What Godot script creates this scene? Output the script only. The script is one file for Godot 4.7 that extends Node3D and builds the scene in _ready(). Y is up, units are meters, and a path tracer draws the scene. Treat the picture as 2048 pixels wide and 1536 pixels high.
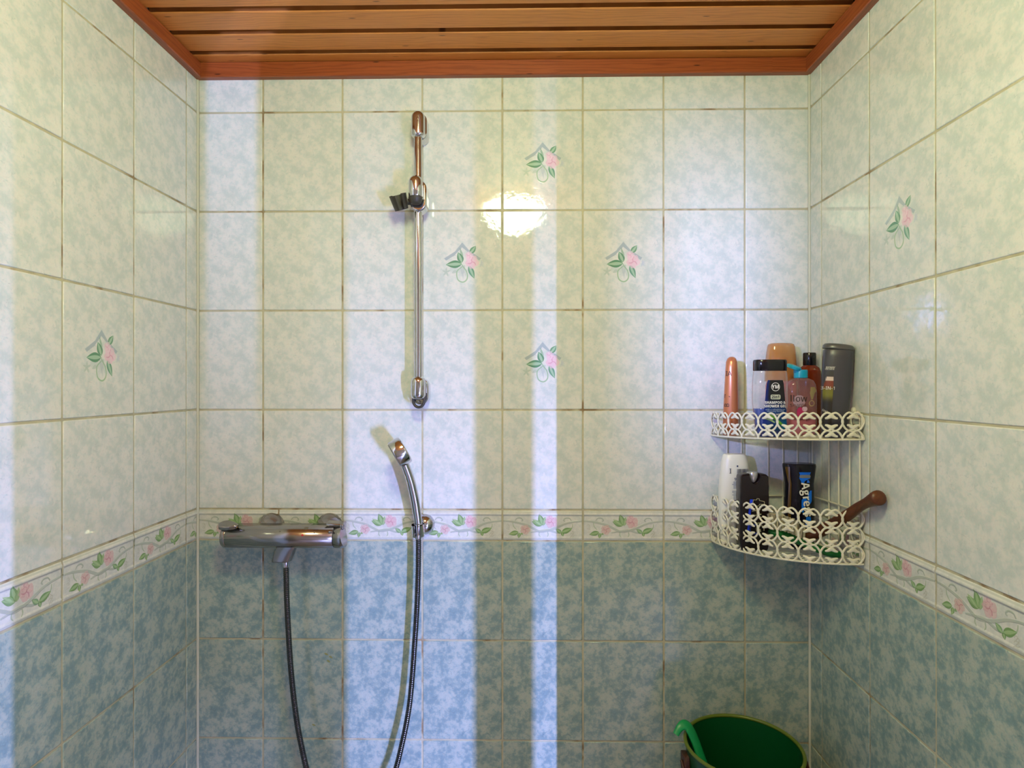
extends Node3D
# A tiled shower niche. x right, y up, z towards the viewer; the back wall's tile faces lie in z = 0, the floor in y = 0.

const TP := 0.202          # tile pitch across
const PY := 0.25077        # tile pitch up
const HB := 0.07794        # pitch of the border course
const ROW0 := 2.0885       # top of the first whole course
const COL0 := -0.65579     # first upright joint of the back wall
const XL := -0.8224        # left wall
const XR := 0.7168         # right wall
const CEIL := 2.2098
const TRIM := 2.1708
const EYE := Vector3(0.0, 1.39978, 1.53544)

class Geo:
	var v := PackedVector3Array()
	var t := PackedVector2Array()
	var g := PackedInt32Array()
	var grp := 1

	func tri(a: Vector3, b: Vector3, c: Vector3, ua := Vector2.ZERO, ub := Vector2.ZERO, uc := Vector2.ZERO, k := 0) -> void:
		v.append(a); v.append(b); v.append(c)
		t.append(ua); t.append(ub); t.append(uc)
		for i in 3:
			g.append(k)

	func quad(a: Vector3, b: Vector3, c: Vector3, d: Vector3, ua: Vector2, ub: Vector2, uc: Vector2, ud: Vector2, k: int) -> void:
		if not a.is_equal_approx(b) and not b.is_equal_approx(c):
			tri(a, b, c, ua, ub, uc, k)
		if not a.is_equal_approx(d) and not d.is_equal_approx(c):
			tri(a, c, d, ua, uc, ud, k)

	# closed rings of equally many points; hard = indices of rings where the shading breaks; facet = no smoothing round the ring
	func loft(rings: Array, cap0 := true, cap1 := true, hard := [], facet := false, around := true) -> Geo:
		var at := v.size()
		grp += 1
		var n: int = rings[0].size()
		for j in rings.size() - 1:
			if j in hard:
				grp += 1
			var a: PackedVector3Array = rings[j]
			var b: PackedVector3Array = rings[j + 1]
			for i in (n if around else n - 1):
				if facet:
					grp += 1
				var k := (i + 1) % n
				var u0 := float(i) / n
				var u1 := float(i + 1) / n
				var v0 := float(j) / (rings.size() - 1)
				var v1 := float(j + 1) / (rings.size() - 1)
				quad(a[i], a[k], b[k], b[i], Vector2(u0, v0), Vector2(u1, v0), Vector2(u1, v1), Vector2(u0, v1), grp)
		for e in 2:
			if not (cap0 if e == 0 else cap1):
				continue
			grp += 1
			var r: PackedVector3Array = rings[0 if e == 0 else rings.size() - 1]
			var c := Vector3.ZERO
			for p in r:
				c += p / n
			for i in n:
				var k := (i + 1) % n
				if r[i].is_equal_approx(r[k]):
					continue
				if e == 0:
					tri(c, r[k], r[i], Vector2(.5, .5), Vector2(.5, .5), Vector2(.5, .5), grp)
				else:
					tri(c, r[i], r[k], Vector2(.5, .5), Vector2(.5, .5), Vector2(.5, .5), grp)
		return turn(at)

	# makes the faces from index «at» on look outwards (clockwise in Godot)
	func turn(at: int) -> Geo:
		var c := Vector3.ZERO
		for i in range(at, v.size()):
			c += v[i]
		c /= maxf(1.0, v.size() - at)
		var vol := 0.0
		for i in range(at, v.size(), 3):
			vol += (v[i] - c).dot((v[i + 1] - c).cross(v[i + 2] - c))
		if vol > 0.0:
			for i in range(at, v.size(), 3):
				var p := v[i + 1]; v[i + 1] = v[i + 2]; v[i + 2] = p
				var q := t[i + 1]; t[i + 1] = t[i + 2]; t[i + 2] = q
		return self

	func add(o: Geo, x := Transform3D()) -> Geo:
		var flip := x.basis.determinant() < 0.0
		for i in range(0, o.v.size(), 3):
			for k in ([0, 2, 1] if flip else [0, 1, 2]):
				v.append(x * o.v[i + k]); t.append(o.t[i + k]); g.append(o.g[i + k] + grp)
		grp += o.grp + 1
		return self

	func moved(x: Transform3D) -> Geo:
		return Geo.new().add(self, x)

	func uv_planar(w: float, h: float) -> Geo:   # looks at the xy plane, v down
		for i in v.size():
			t[i] = Vector2(v[i].x / w + .5, .5 - v[i].y / h)
		return self

	func mesh() -> ArrayMesh:
		var s := SurfaceTool.new()
		s.begin(Mesh.PRIMITIVE_TRIANGLES)
		for i in v.size():
			s.set_smooth_group(g[i])
			s.set_uv(t[i])
			s.add_vertex(v[i])
		s.generate_normals()
		s.index()
		return s.commit()

# ---------------------------------------------------------------- shape helpers
func ring_xz(y: float, hw: float, hd: float, n := 2.0, seg := 24, off := Vector3.ZERO) -> PackedVector3Array:
	var r := PackedVector3Array()
	for i in seg:
		var a := TAU * i / seg
		var c := cos(a); var s := sin(a)
		r.append(Vector3(signf(c) * pow(absf(c), 2.0 / n) * hw, y, signf(s) * pow(absf(s), 2.0 / n) * hd) + off)
	return r

# sections: [y, half width, half depth, exponent, x offset?, z offset?]
func bottle(sections: Array, seg := 32, cap0 := true, cap1 := true) -> Geo:
	var rings := []
	var hard := []
	for i in sections.size():
		var s: Array = sections[i]
		rings.append(ring_xz(s[0], s[1], s[2], s[3], seg, Vector3(s[4] if s.size() > 4 else 0.0, 0, s[5] if s.size() > 5 else 0.0)))
		if i > 0 and i < sections.size() - 1:
			var p := Vector2(s[1] - sections[i - 1][1], s[0] - sections[i - 1][0])
			var q := Vector2(sections[i + 1][1] - s[1], sections[i + 1][0] - s[0])
			if absf(p.angle_to(q)) > 0.75:
				hard.append(i)
	return Geo.new().loft(rings, cap0, cap1, hard)

func lathe(profile: Array, seg := 32, cap0 := true, cap1 := true) -> Geo:
	var s := []
	for p in profile:
		s.append([p[1], maxf(p[0], 1e-5), maxf(p[0], 1e-5), 2.0])
	return bottle(s, seg, cap0, cap1)

# a lathed shape whose axis runs from a to b (profile heights in metres from a)
func lathe_to(profile: Array, a: Vector3, dir: Vector3, seg := 32) -> Geo:
	return lathe(profile, seg).moved(Transform3D(basis_to(dir), a))

func basis_to(y: Vector3, hint := Vector3.BACK) -> Basis:
	var yy := y.normalized()
	var h := hint if absf(yy.dot(hint)) < 0.98 else Vector3.RIGHT
	var xx := yy.cross(h).normalized()
	return Basis(xx, yy, xx.cross(yy))

func curve(pts: Array, per := 6) -> PackedVector3Array:   # Catmull-Rom
	var out := PackedVector3Array()
	for i in pts.size() - 1:
		var a: Vector3 = pts[maxi(i - 1, 0)]
		var b: Vector3 = pts[i]
		var c: Vector3 = pts[i + 1]
		var d: Vector3 = pts[mini(i + 2, pts.size() - 1)]
		for k in per:
			out.append(b.cubic_interpolate(c, a, d, float(k) / per))
	out.append(pts[-1])
	return out

# tube along a path; radii: a number or one per point; flat scales the section across its second axis
func tube(path: PackedVector3Array, radii, sides := 10, flat := 1.0, hint := Vector3.BACK, cap := true) -> Geo:
	var rings := []
	var n := path.size()
	var t0 := (path[1] - path[0]).normalized()
	var b := basis_to(t0, hint)
	for i in n:
		var tg := (path[mini(i + 1, n - 1)] - path[maxi(i - 1, 0)]).normalized()
		var xx := (b.x - tg * b.x.dot(tg)).normalized()
		b = Basis(xx, tg, xx.cross(tg))
		var r: float = radii[i] if radii is Array or radii is PackedFloat32Array else radii
		var ring := PackedVector3Array()
		for k in sides:
			var a := TAU * k / sides
			ring.append(path[i] + b.x * cos(a) * r + b.z * sin(a) * r * flat)
		rings.append(ring)
	return Geo.new().loft(rings, cap, cap)

func line(a: Vector3, b: Vector3, r: float, sides := 8) -> Geo:
	return tube(PackedVector3Array([a, b]), r, sides)

func rrect(w: float, h: float, r: float, seg := 3) -> PackedVector2Array:
	var p := PackedVector2Array()
	for q in 4:
		var c := Vector2((w / 2 - r) * (1 if q in [0, 3] else -1), (h / 2 - r) * (1 if q < 2 else -1))
		for k in seg + 1:
			var a := PI / 2 * (q + float(k) / seg)
			p.append(c + Vector2(cos(a), sin(a)) * r)
	return p

# box with rounded edges, centred
func rbox(size: Vector3, r := 0.003, seg := 3) -> Geo:
	var rings := []
	var hard := []
	for e in 2:
		for k in seg + 1:
			var a := PI / 2 * k / seg
			var inset := r * (1 - (sin(a) if e == 0 else cos(a)))
			var y := (-size.y / 2 + r * (1 - cos(a))) if e == 0 else (size.y / 2 - r + r * sin(a))
			var ring := PackedVector3Array()
			for p in rrect(size.x - 2 * inset, size.z - 2 * inset, maxf(r - inset, 0.0002) + 0.0001, seg):
				ring.append(Vector3(p.x, y, p.y))
			rings.append(ring)
	return Geo.new().loft(rings, true, true, hard)

func at(p: Vector3, deg := Vector3.ZERO) -> Transform3D:
	return Transform3D(Basis.from_euler(deg * PI / 180.0), p)

# 2D outline (x, y) given depth along z from z0 to z1, edges bevelled by r
func slab(outline: PackedVector2Array, z0: float, z1: float, r := 0.001) -> Geo:
	var c := Vector2.ZERO
	for p in outline:
		c += p / outline.size()
	var rings := []
	for s in [[z0, r], [z0 + r, 0.0], [z1 - r, 0.0], [z1 - r * .3, r * .3], [z1, r]]:
		var ring := PackedVector3Array()
		for p in outline:
			var d: Vector2 = (c - p).normalized() * s[1]
			ring.append(Vector3(p.x + d.x, p.y + d.y, s[0]))
		rings.append(ring)
	return Geo.new().loft(rings, true, true, [1, 2])

# ---------------------------------------------------------------- node helpers
func tag(o: Node3D, label: String, category: String, group := "", kind := "") -> Node3D:
	o.set_meta("label", label)
	o.set_meta("category", category)
	if group:
		o.set_meta("group", group)
	if kind:
		o.set_meta("kind", kind)
	return o

var names := {}
func numbered(called: String) -> String:
	names[called] = names.get(called, -1) + 1
	return called if names[called] == 0 else "%s_%03d" % [called, names[called]]

func thing(called: String, label: String, category: String, pos := Vector3.ZERO, group := "") -> Node3D:
	var o := Node3D.new()
	o.name = numbered(called)
	add_child(o)
	o.position = pos
	tag(o, label, category, group)
	return o

# one mesh under a parent; the parent's place is taken off when «world» is set
func part(called: String, shape, m: Material, parent: Node3D, x := Transform3D(), label := "") -> MeshInstance3D:
	var o := MeshInstance3D.new()
	o.name = called
	o.mesh = shape.mesh() if shape is Geo else shape
	o.material_override = m
	o.transform = x
	if label:
		o.set_meta("label", label)
	parent.add_child(o, true)
	return o

func structure(called: String, shape, m: Material, label: String, category: String, pos := Vector3.ZERO) -> MeshInstance3D:
	var o := part(called, shape, m, self, Transform3D(Basis(), pos))
	tag(o, label, category, "", "structure")
	return o

func mat(c: Color, rough := 0.5, metal := 0.0, called := "") -> StandardMaterial3D:
	var m := StandardMaterial3D.new()
	m.albedo_color = c
	m.roughness = rough
	m.metallic = metal
	m.resource_name = called
	return m

func c8(r: int, g: int, b: int, a := 255) -> Color:
	return Color8(r, g, b, a)

# ---------------------------------------------------------------- textures
func noise_bytes(w: int, h: int, sd: int, freq: float, oct := 4, type := FastNoiseLite.TYPE_SIMPLEX_SMOOTH, fractal := FastNoiseLite.FRACTAL_FBM) -> PackedByteArray:
	var n := FastNoiseLite.new()
	n.seed = sd
	n.noise_type = type
	n.frequency = freq
	n.fractal_type = fractal
	n.fractal_octaves = oct
	n.domain_warp_enabled = true
	n.domain_warp_amplitude = 18.0
	n.domain_warp_frequency = 0.012
	var im := n.get_image(w, h, false, false, true)
	im.convert(Image.FORMAT_L8)
	return im.get_data()

func sstep(a: float, b: float, x: float) -> float:
	var t := clampf((x - a) / (b - a), 0.0, 1.0)
	return t * t * (3.0 - 2.0 * t)

# the cloudy print of a wall tile: broad soft clouds, finer mottling, short scribbled strokes
func cloud_print(w: int, h: int, sd: int, pale: Color, deep: Color, scratch: Color, depth: float) -> Image:
	var a := noise_bytes(w, h, sd, 0.0075, 3)
	var b := noise_bytes(w, h, sd + 1, 0.026, 4)
	var c := noise_bytes(w, h, sd + 2, 0.020, 4, FastNoiseLite.TYPE_SIMPLEX_SMOOTH, FastNoiseLite.FRACTAL_RIDGED)
	var d := noise_bytes(w, h, sd + 3, 0.07, 4)
	var e := noise_bytes(w, h, sd + 4, 0.016, 2)
	var out := PackedByteArray()
	out.resize(w * h * 3)
	for i in w * h:
		var low: float = a[i] / 255.0
		var mid: float = b[i] / 255.0
		var fin: float = d[i] / 255.0
		var k := sstep(0.32, 0.68, low * 0.36 + mid * 0.36 + fin * 0.28)
		var crack := sstep(0.66, 1.0, c[i] / 255.0) * sstep(0.50, 0.78, e[i] / 255.0) * (0.30 + 0.70 * fin) * 0.75
		var f := (fin - 0.5) * depth + (mid - 0.5) * depth * 0.5
		var col := pale.lerp(deep, k).lerp(scratch, crack)
		out[i * 3] = clampi(int((col.r + f) * 255.0), 0, 255)
		out[i * 3 + 1] = clampi(int((col.g + f) * 255.0), 0, 255)
		out[i * 3 + 2] = clampi(int((col.b + f * 0.9) * 255.0), 0, 255)
	return Image.create_from_data(w, h, false, Image.FORMAT_RGB8, out)

func blend(im: Image, p: PackedVector2Array, col: Color, alpha: float, relief: Image = null, lift := 0.0) -> void:
	var lo := p[0]
	var hi := p[0]
	for q in p:
		lo = lo.min(q); hi = hi.max(q)
	for y in range(maxi(0, int(lo.y) - 1), mini(im.get_height(), int(hi.y) + 2)):
		for x in range(maxi(0, int(lo.x) - 1), mini(im.get_width(), int(hi.x) + 2)):
			var n := 0
			for s in [Vector2(.25, .25), Vector2(.75, .25), Vector2(.25, .75), Vector2(.75, .75)]:
				if Geometry2D.is_point_in_polygon(Vector2(x, y) + s, p):
					n += 1
			if n:
				im.set_pixel(x, y, im.get_pixel(x, y).lerp(col, alpha * n / 4.0))
				if relief:
					relief.set_pixel(x, y, relief.get_pixel(x, y) + Color(lift * n / 4.0, 0, 0))

func stroke(im: Image, pts: Array, width: float, col: Color, alpha: float, relief: Image = null, lift := 0.0) -> void:
	var p3 := []
	for q in pts:
		p3.append(Vector3(q.x, q.y, 0))
	var c := curve(p3, 5)
	var l := PackedVector2Array()
	var r := PackedVector2Array()
	for i in c.size():
		var d := c[mini(i + 1, c.size() - 1)] - c[maxi(i - 1, 0)]
		var nn := Vector2(-d.y, d.x).normalized() * width * 0.5 * (0.55 + 0.45 * sin(PI * (i + 0.5) / c.size()))
		l.append(Vector2(c[i].x, c[i].y) + nn)
		r.insert(0, Vector2(c[i].x, c[i].y) - nn)
	l.append_array(r)
	blend(im, l, col, alpha, relief, lift)

# a leaf from its stalk a to its tip b
func leaf(im: Image, a: Vector2, b: Vector2, fat: float, dark: Color, pale: Color, alpha: float, relief: Image = null) -> void:
	var d := b - a
	var nn := Vector2(-d.y, d.x) * fat
	var shape := func(s: float) -> PackedVector2Array:
		var p := PackedVector2Array()
		for i in 9:
			var t := i / 8.0
			p.append(a + d * t + nn * sin(PI * pow(t, 0.8)) * s)
		for i in range(7, 0, -1):
			var t := i / 8.0
			p.append(a + d * t - nn * sin(PI * pow(t, 0.8)) * s)
		return p
	blend(im, shape.call(1.0), dark, alpha, relief, 0.5)
	var e := a
	a = a + d * 0.22
	d *= 0.62
	blend(im, shape.call(0.42), pale, alpha * 0.8)
	a = e

func petals(im: Image, c: Vector2, r: float, col: Color, core: Color, alpha: float, relief: Image = null, turn := 0.0) -> void:
	for k in 5:
		var dir := Vector2.from_angle(turn + TAU * k / 5.0)
		var p := PackedVector2Array()
		for i in 12:
			p.append(c + dir * r * 0.52 + Vector2.from_angle(TAU * i / 12.0) * r * (0.50 + 0.06 * sin(3.0 * i + k)))
		blend(im, p, col.lerp(core, 0.12 * (k % 3)), alpha * 0.75, relief, 0.3)
	for k in 3:
		stroke(im, [c, c + Vector2.from_angle(turn + 2.1 * k) * r * 0.35, c + Vector2.from_angle(turn + 2.1 * k + 0.4) * r * 0.7], r * 0.14, core, alpha * 0.8)

func flower_motif(im: Image, relief: Image) -> void:
	var s := float(im.get_width())
	var m := func(x: float, y: float) -> Vector2:
		return Vector2(im.get_width() * 0.5 + x * s, im.get_height() * 0.5 + y * s)
	var grey := c8(166, 180, 184)
	blend(im, PackedVector2Array([m.call(0, -.228), m.call(-.09, -.115), m.call(-.23, -.025), m.call(-.205, .002), m.call(-.10, -.062), m.call(-.005, -.165), m.call(.0, -.165), m.call(.12, -.07), m.call(.215, .0), m.call(.24, -.025), m.call(.10, -.115)]), grey, 0.85, relief, 0.35)
	blend(im, PackedVector2Array([m.call(-.04, .06), m.call(.0, .07), m.call(.04, .06), m.call(.012, .245)]), grey, 0.35)
	stroke(im, [m.call(0, .08), m.call(-.068, .145), m.call(-.055, .245), m.call(.01, .278), m.call(.062, .235), m.call(.058, .15), m.call(.0, .06)], 0.016 * s, c8(150, 184, 145), 0.8, relief, 0.5)
	stroke(im, [m.call(-.02, .02), m.call(.01, .08), m.call(.06, .14)], 0.014 * s, c8(160, 190, 160), 0.8, relief, 0.4)
	var dk := c8(88, 140, 104)
	var pl := c8(190, 214, 186)
	leaf(im, m.call(-.005, .045), m.call(-.21, .055), 0.24, dk, pl, 0.9, relief)
	leaf(im, m.call(.0, .03), m.call(-.055, -.105), 0.28, dk, pl, 0.85, relief)
	leaf(im, m.call(.01, -.03), m.call(-.03, -.16), 0.10, dk, pl, 0.5, relief)
	leaf(im, m.call(.085, .07), m.call(.155, .235), 0.20, c8(96, 148, 118), pl, 0.85, relief)
	leaf(im, m.call(.10, -.085), m.call(.175, -.185), 0.27, c8(98, 150, 112), pl, 0.85, relief)
	petals(im, m.call(.125, .02), 0.088 * s, c8(236, 200, 212), c8(214, 158, 178), 0.95, relief, 0.3)
	petals(im, m.call(.09, -.06), 0.055 * s, c8(238, 206, 216), c8(218, 166, 184), 0.8, relief, 1.1)
	for k in 5:
		leaf(im, m.call(-.20, .15), m.call(-.20 + .062 * cos(1.2 + k * 1.15), .15 + .062 * sin(1.2 + k * 1.15)), 0.2, c8(172, 190, 176), c8(190, 205, 190), 0.55)
		leaf(im, m.call(.235, .04), m.call(.235 + .05 * cos(-1.2 + k * 0.7), .04 + .05 * sin(-1.2 + k * 0.7)), 0.2, c8(186, 196, 204), c8(200, 208, 212), 0.5)
	leaf(im, m.call(-.07, .13), m.call(-.135, .165), 0.25, c8(172, 190, 176), c8(190, 205, 190), 0.5)

func border_print(w: int, h: int, relief: Image) -> Image:
	var im := cloud_print(w, h, 77, Color(0.87, 0.865, 0.82), Color(0.80, 0.81, 0.775), Color(0.76, 0.775, 0.75), 0.03)
	var X := w / 772.0
	var Y := h / 290.0
	var m := func(x: float, y: float) -> Vector2:
		return Vector2((x - 119) * X, (y - 1157) * Y)
	var vine := c8(178, 186, 172)
	var dk := c8(112, 150, 88)
	var pl := c8(176, 200, 150)
	for y in [[1163, 1176], [1196, 1206], [1428, 1437]]:
		blend(im, PackedVector2Array([m.call(119, y[0]), m.call(891, y[0]), m.call(891, y[1]), m.call(119, y[1])]), c8(188, 194, 180), 0.55)
	stroke(im, [m.call(110, 1258), m.call(180, 1262), m.call(260, 1276), m.call(350, 1300), m.call(420, 1335), m.call(480, 1362), m.call(560, 1352), m.call(640, 1325), m.call(720, 1288), m.call(800, 1268), m.call(900, 1258)], 24 * X, vine, 0.85, relief, 0.8)
	stroke(im, [m.call(390, 1372), m.call(470, 1358), m.call(560, 1348), m.call(640, 1372), m.call(700, 1370)], 20 * X, vine, 0.8, relief, 0.7)
	for c in [[275, 1243, 1.0], [748, 1243, -1.0]]:
		stroke(im, [m.call(c[0] - 38 * c[2], 1256), m.call(c[0] - 20 * c[2], 1232), m.call(c[0] + 16 * c[2], 1230), m.call(c[0] + 36 * c[2], 1250), m.call(c[0] + 24 * c[2], 1262)], 11 * X, c8(170, 180, 164), 0.85, relief, 0.6)
	for c in [[[215, 1275], [220, 1310], [250, 1345]], [[800, 1285], [795, 1320], [770, 1345]], [[475, 1365], [470, 1395], [485, 1415]], [[555, 1365], [560, 1395], [548, 1415]]]:
		stroke(im, [m.call(c[0][0], c[0][1]), m.call(c[1][0], c[1][1]), m.call(c[2][0], c[2][1])], 9 * X, c8(160, 180, 146), 0.7, relief, 0.4)
	leaf(im, m.call(505, 1300), m.call(398, 1262), 0.26, dk, pl, 0.85, relief)
	leaf(im, m.call(508, 1300), m.call(470, 1190), 0.26, dk, pl, 0.85, relief)
	leaf(im, m.call(500, 1305), m.call(405, 1240), 0.16, c8(150, 180, 125), pl, 0.8, relief)
	leaf(im, m.call(512, 1305), m.call(530, 1215), 0.20, c8(140, 172, 118), pl, 0.8, relief)
	petals(im, m.call(590, 1268), 62 * X, c8(222, 184, 182), c8(196, 140, 148), 0.95, relief, 0.7)
	petals(im, m.call(572, 1232), 36 * X, c8(226, 192, 190), c8(200, 148, 156), 0.8, relief, 0.2)
	petals(im, m.call(335, 1345), 50 * X, c8(218, 184, 176), c8(190, 140, 140), 0.85, relief, 1.3)
	leaf(im, m.call(270, 1368), m.call(172, 1392), 0.24, dk, pl, 0.85, relief)
	leaf(im, m.call(278, 1375), m.call(270, 1428), 0.32, dk, pl, 0.8, relief)
	leaf(im, m.call(290, 1380), m.call(314, 1392), 0.35, dk, pl, 0.8, relief)
	leaf(im, m.call(690, 1372), m.call(795, 1330), 0.24, dk, pl, 0.9, relief)
	leaf(im, m.call(690, 1378), m.call(632, 1335), 0.28, c8(120, 158, 110), pl, 0.85, relief)
	leaf(im, m.call(695, 1368), m.call(706, 1410), 0.36, dk, pl, 0.85, relief)
	for k in 7:
		stroke(im, [m.call(770 + 15 * (k % 3), 1370 + 9 * k), m.call(785 + 14 * (k % 3), 1352 + 10 * k), m.call(800 + 12 * (k % 2), 1362 + 9 * k)], 6 * X, c8(178, 176, 156), 0.6)
		stroke(im, [m.call(150 + 12 * (k % 3), 1300 + 12 * k), m.call(166 + 9 * (k % 3), 1292 + 12 * k), m.call(178, 1304 + 11 * k)], 5 * X, c8(178, 176, 156), 0.5)
	return im

func relief_image(w: int, h: int, sd: int, ripple: float) -> Image:   # float heights: the slow waves of a fired glaze
	var a := noise_bytes(w, h, sd, 0.020, 2)
	var b := noise_bytes(w, h, sd + 9, 0.05, 2)
	var f := PackedFloat32Array()
	f.resize(w * h)
	for i in w * h:
		f[i] = (a[i] + b[i] * 0.35) / 255.0 * ripple
	return Image.create_from_data(w, h, false, Image.FORMAT_RF, f.to_byte_array())

func soften(im: Image, times: int) -> void:   # box blur of a float image
	var w := im.get_width()
	var h := im.get_height()
	for n in times:
		var s := im.get_data().to_float32_array()
		var o := s.duplicate()
		for y in range(1, h - 1):
			for x in range(1, w - 1):
				var i := y * w + x
				o[i] = (s[i] * 2 + s[i - 1] + s[i + 1] + s[i - w] + s[i + w]) / 6.0
		im.set_data(w, h, false, Image.FORMAT_RF, o.to_byte_array())

func glazed(im: Image, relief: Image, called: String) -> StandardMaterial3D:
	var m := StandardMaterial3D.new()
	m.resource_name = called
	m.albedo_texture = ImageTexture.create_from_image(im)
	m.roughness = 0.045
	m.metallic_specular = 0.5
	m.heightmap_enabled = true
	m.heightmap_texture = ImageTexture.create_from_image(relief)
	m.heightmap_scale = 0.010
	return m

func wood_material(sd: int, pale: Color, deep: Color, called: String, rough := 0.42) -> StandardMaterial3D:
	var w := 1024
	var h := 128
	var n := FastNoiseLite.new()
	n.seed = sd
	n.noise_type = FastNoiseLite.TYPE_SIMPLEX_SMOOTH
	n.frequency = 0.02
	n.fractal_octaves = 4
	var n2 := FastNoiseLite.new()
	n2.seed = sd + 5
	n2.frequency = 0.01
	var knots := [Vector2(140, 40), Vector2(395, 86), Vector2(640, 30), Vector2(700, 98), Vector2(905, 60)]
	var out := PackedByteArray()
	out.resize(w * h * 3)
	for y in h:
		for x in w:
			var bend := n2.get_noise_2d(x * 0.35, y * 0.9) * 26.0
			var dark := 0.0
			for k in knots:
				var d: Vector2 = Vector2((x - k.x) * 0.32, y - k.y)
				var q := d.length()
				bend += 9.0 * exp(-q * q / 160.0) * signf(d.y)
				dark = maxf(dark, 1.0 - sstep(1.2, 3.4, Vector2((x - k.x) * 0.5, y - k.y).length()))
			var ringv := 0.5 + 0.5 * sin((y + bend) * 0.42 + n.get_noise_2d(x * 0.12, y * 2.0) * 2.2)
			var fine := n.get_noise_2d(x * 0.5, y * 14.0)
			var k2 := clampf(0.18 + 0.42 * pow(ringv, 3.0) + fine * 0.32, 0.0, 1.0)
			var c := pale.lerp(deep, k2 * 0.7).lerp(deep.darkened(0.5), dark * 0.75)
			var i := (y * w + x) * 3
			out[i] = int(c.r * 255); out[i + 1] = int(c.g * 255); out[i + 2] = int(c.b * 255)
	var m := StandardMaterial3D.new()
	m.resource_name = called
	m.albedo_texture = ImageTexture.create_from_image(Image.create_from_data(w, h, false, Image.FORMAT_RGB8, out))
	m.roughness = rough
	return m

func grout_material() -> StandardMaterial3D:
	var w := 512
	var a := noise_bytes(w, w, 401, 0.011, 3)
	var b := noise_bytes(w, w, 402, 0.05, 3)
	var out := PackedByteArray()
	out.resize(w * w * 3)
	for i in w * w:
		var k := sstep(0.62, 0.86, a[i] / 255.0 * 0.7 + b[i] / 255.0 * 0.3)
		var c := Color(0.80, 0.77, 0.64).lerp(Color(0.52, 0.36, 0.20), k * 0.8)
		c = c.darkened((b[i] / 255.0) * 0.16)
		out[i * 3] = int(c.r * 255); out[i * 3 + 1] = int(c.g * 255); out[i * 3 + 2] = int(c.b * 255)
	var m := StandardMaterial3D.new()
	m.resource_name = "grout"
	m.albedo_texture = ImageTexture.create_from_image(Image.create_from_data(w, w, false, Image.FORMAT_RGB8, out))
	m.uv1_triplanar = true
	m.uv1_world_triplanar = true
	m.uv1_scale = Vector3(0.9, 0.9, 0.9)
	m.roughness = 0.8
	return m

# ---------------------------------------------------------------- lettering
var font: SystemFont
func text_geo(text: String, height: float, deep := 0.0004, bold := 500) -> Geo:
	if font == null:
		font = SystemFont.new()
		font.font_names = PackedStringArray(["Droid Sans"])
	var tm := TextMesh.new()
	if bold > 500:
		var heavy := SystemFont.new()
		heavy.font_names = PackedStringArray(["Droid Sans"])
		heavy.font_weight = bold
		heavy.font_italic = bold > 700
		tm.font = heavy
	else:
		tm.font = font
	tm.text = text
	tm.font_size = 48
	tm.pixel_size = height / 36.0
	tm.depth = deep
	tm.curve_step = 2.0
	var arr := tm.get_mesh_arrays()
	var gg := Geo.new()
	var vs: PackedVector3Array = arr[Mesh.ARRAY_VERTEX]
	var ix: PackedInt32Array = arr[Mesh.ARRAY_INDEX]
	if ix.is_empty():
		ix = PackedInt32Array(range(vs.size()))
	for i in range(0, ix.size() / 3 * 3, 3):
		gg.grp += 1
		gg.tri(vs[ix[i]], vs[ix[i + 1]], vs[ix[i + 2]], Vector2.ZERO, Vector2.ZERO, Vector2.ZERO, gg.grp)
	return gg

# wraps flat geometry in the xy plane over a superellipse section (half width, half depth, exponent)
func wrap_on(o: Geo, x: Transform3D, hw: float, hd: float, n := 2.0, proud := 0.0003) -> Geo:
	var r := o.moved(x)
	for i in r.v.size():
		var p := r.v[i]
		var q := clampf(absf(p.x) / hw, 0.0, 0.995)
		r.v[i] = Vector3(p.x, p.y, p.z + proud + hd * pow(1.0 - pow(q, n), 1.0 / n))
	return r

# a grid patch for labels: outline rows [y, x0, x1], to be wrapped
func patch(rows: Array, cols := 12) -> Geo:
	var o := Geo.new()
	var k := 1
	for j in rows.size() - 1:
		for i in cols:
			var f := func(rr: Array, c: int) -> Vector3:
				return Vector3(lerpf(rr[1], rr[2], float(c) / cols), rr[0], 0)
			o.quad(f.call(rows[j], i), f.call(rows[j], i + 1), f.call(rows[j + 1], i + 1), f.call(rows[j + 1], i),
				Vector2(float(i) / cols, float(j) / (rows.size() - 1)), Vector2(float(i + 1) / cols, float(j) / (rows.size() - 1)),
				Vector2(float(i + 1) / cols, float(j + 1) / (rows.size() - 1)), Vector2(float(i) / cols, float(j + 1) / (rows.size() - 1)), k)
	return o

func disc(r: float, seg := 24) -> Geo:
	var o := Geo.new()
	for i in seg:
		o.tri(Vector3.ZERO, Vector3(cos(TAU * (i + 1) / seg), sin(TAU * (i + 1) / seg), 0) * r, Vector3(cos(TAU * i / seg), sin(TAU * i / seg), 0) * r, Vector2.ZERO, Vector2.ZERO, Vector2.ZERO, 1)
	return o

func hoop(r: float, w: float, seg := 28) -> Geo:
	var o := Geo.new()
	for i in seg:
		var a := Vector3(cos(TAU * i / seg), sin(TAU * i / seg), 0)
		var b := Vector3(cos(TAU * (i + 1) / seg), sin(TAU * (i + 1) / seg), 0)
		o.quad(a * (r - w), a * r, b * r, b * (r - w), Vector2.ZERO, Vector2.ZERO, Vector2.ZERO, Vector2.ZERO, 1)
	return o

func _ready() -> void:
	setup_view()
	make_materials()
	build_room()
	build_niche_walls()
	build_ceiling()
	build_lamp()
	build_rail()
	build_mixer()
	build_shower()
	build_corner_shelf()
	build_upper_bottles()
	build_lower_bottles()
	build_bucket()

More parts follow.
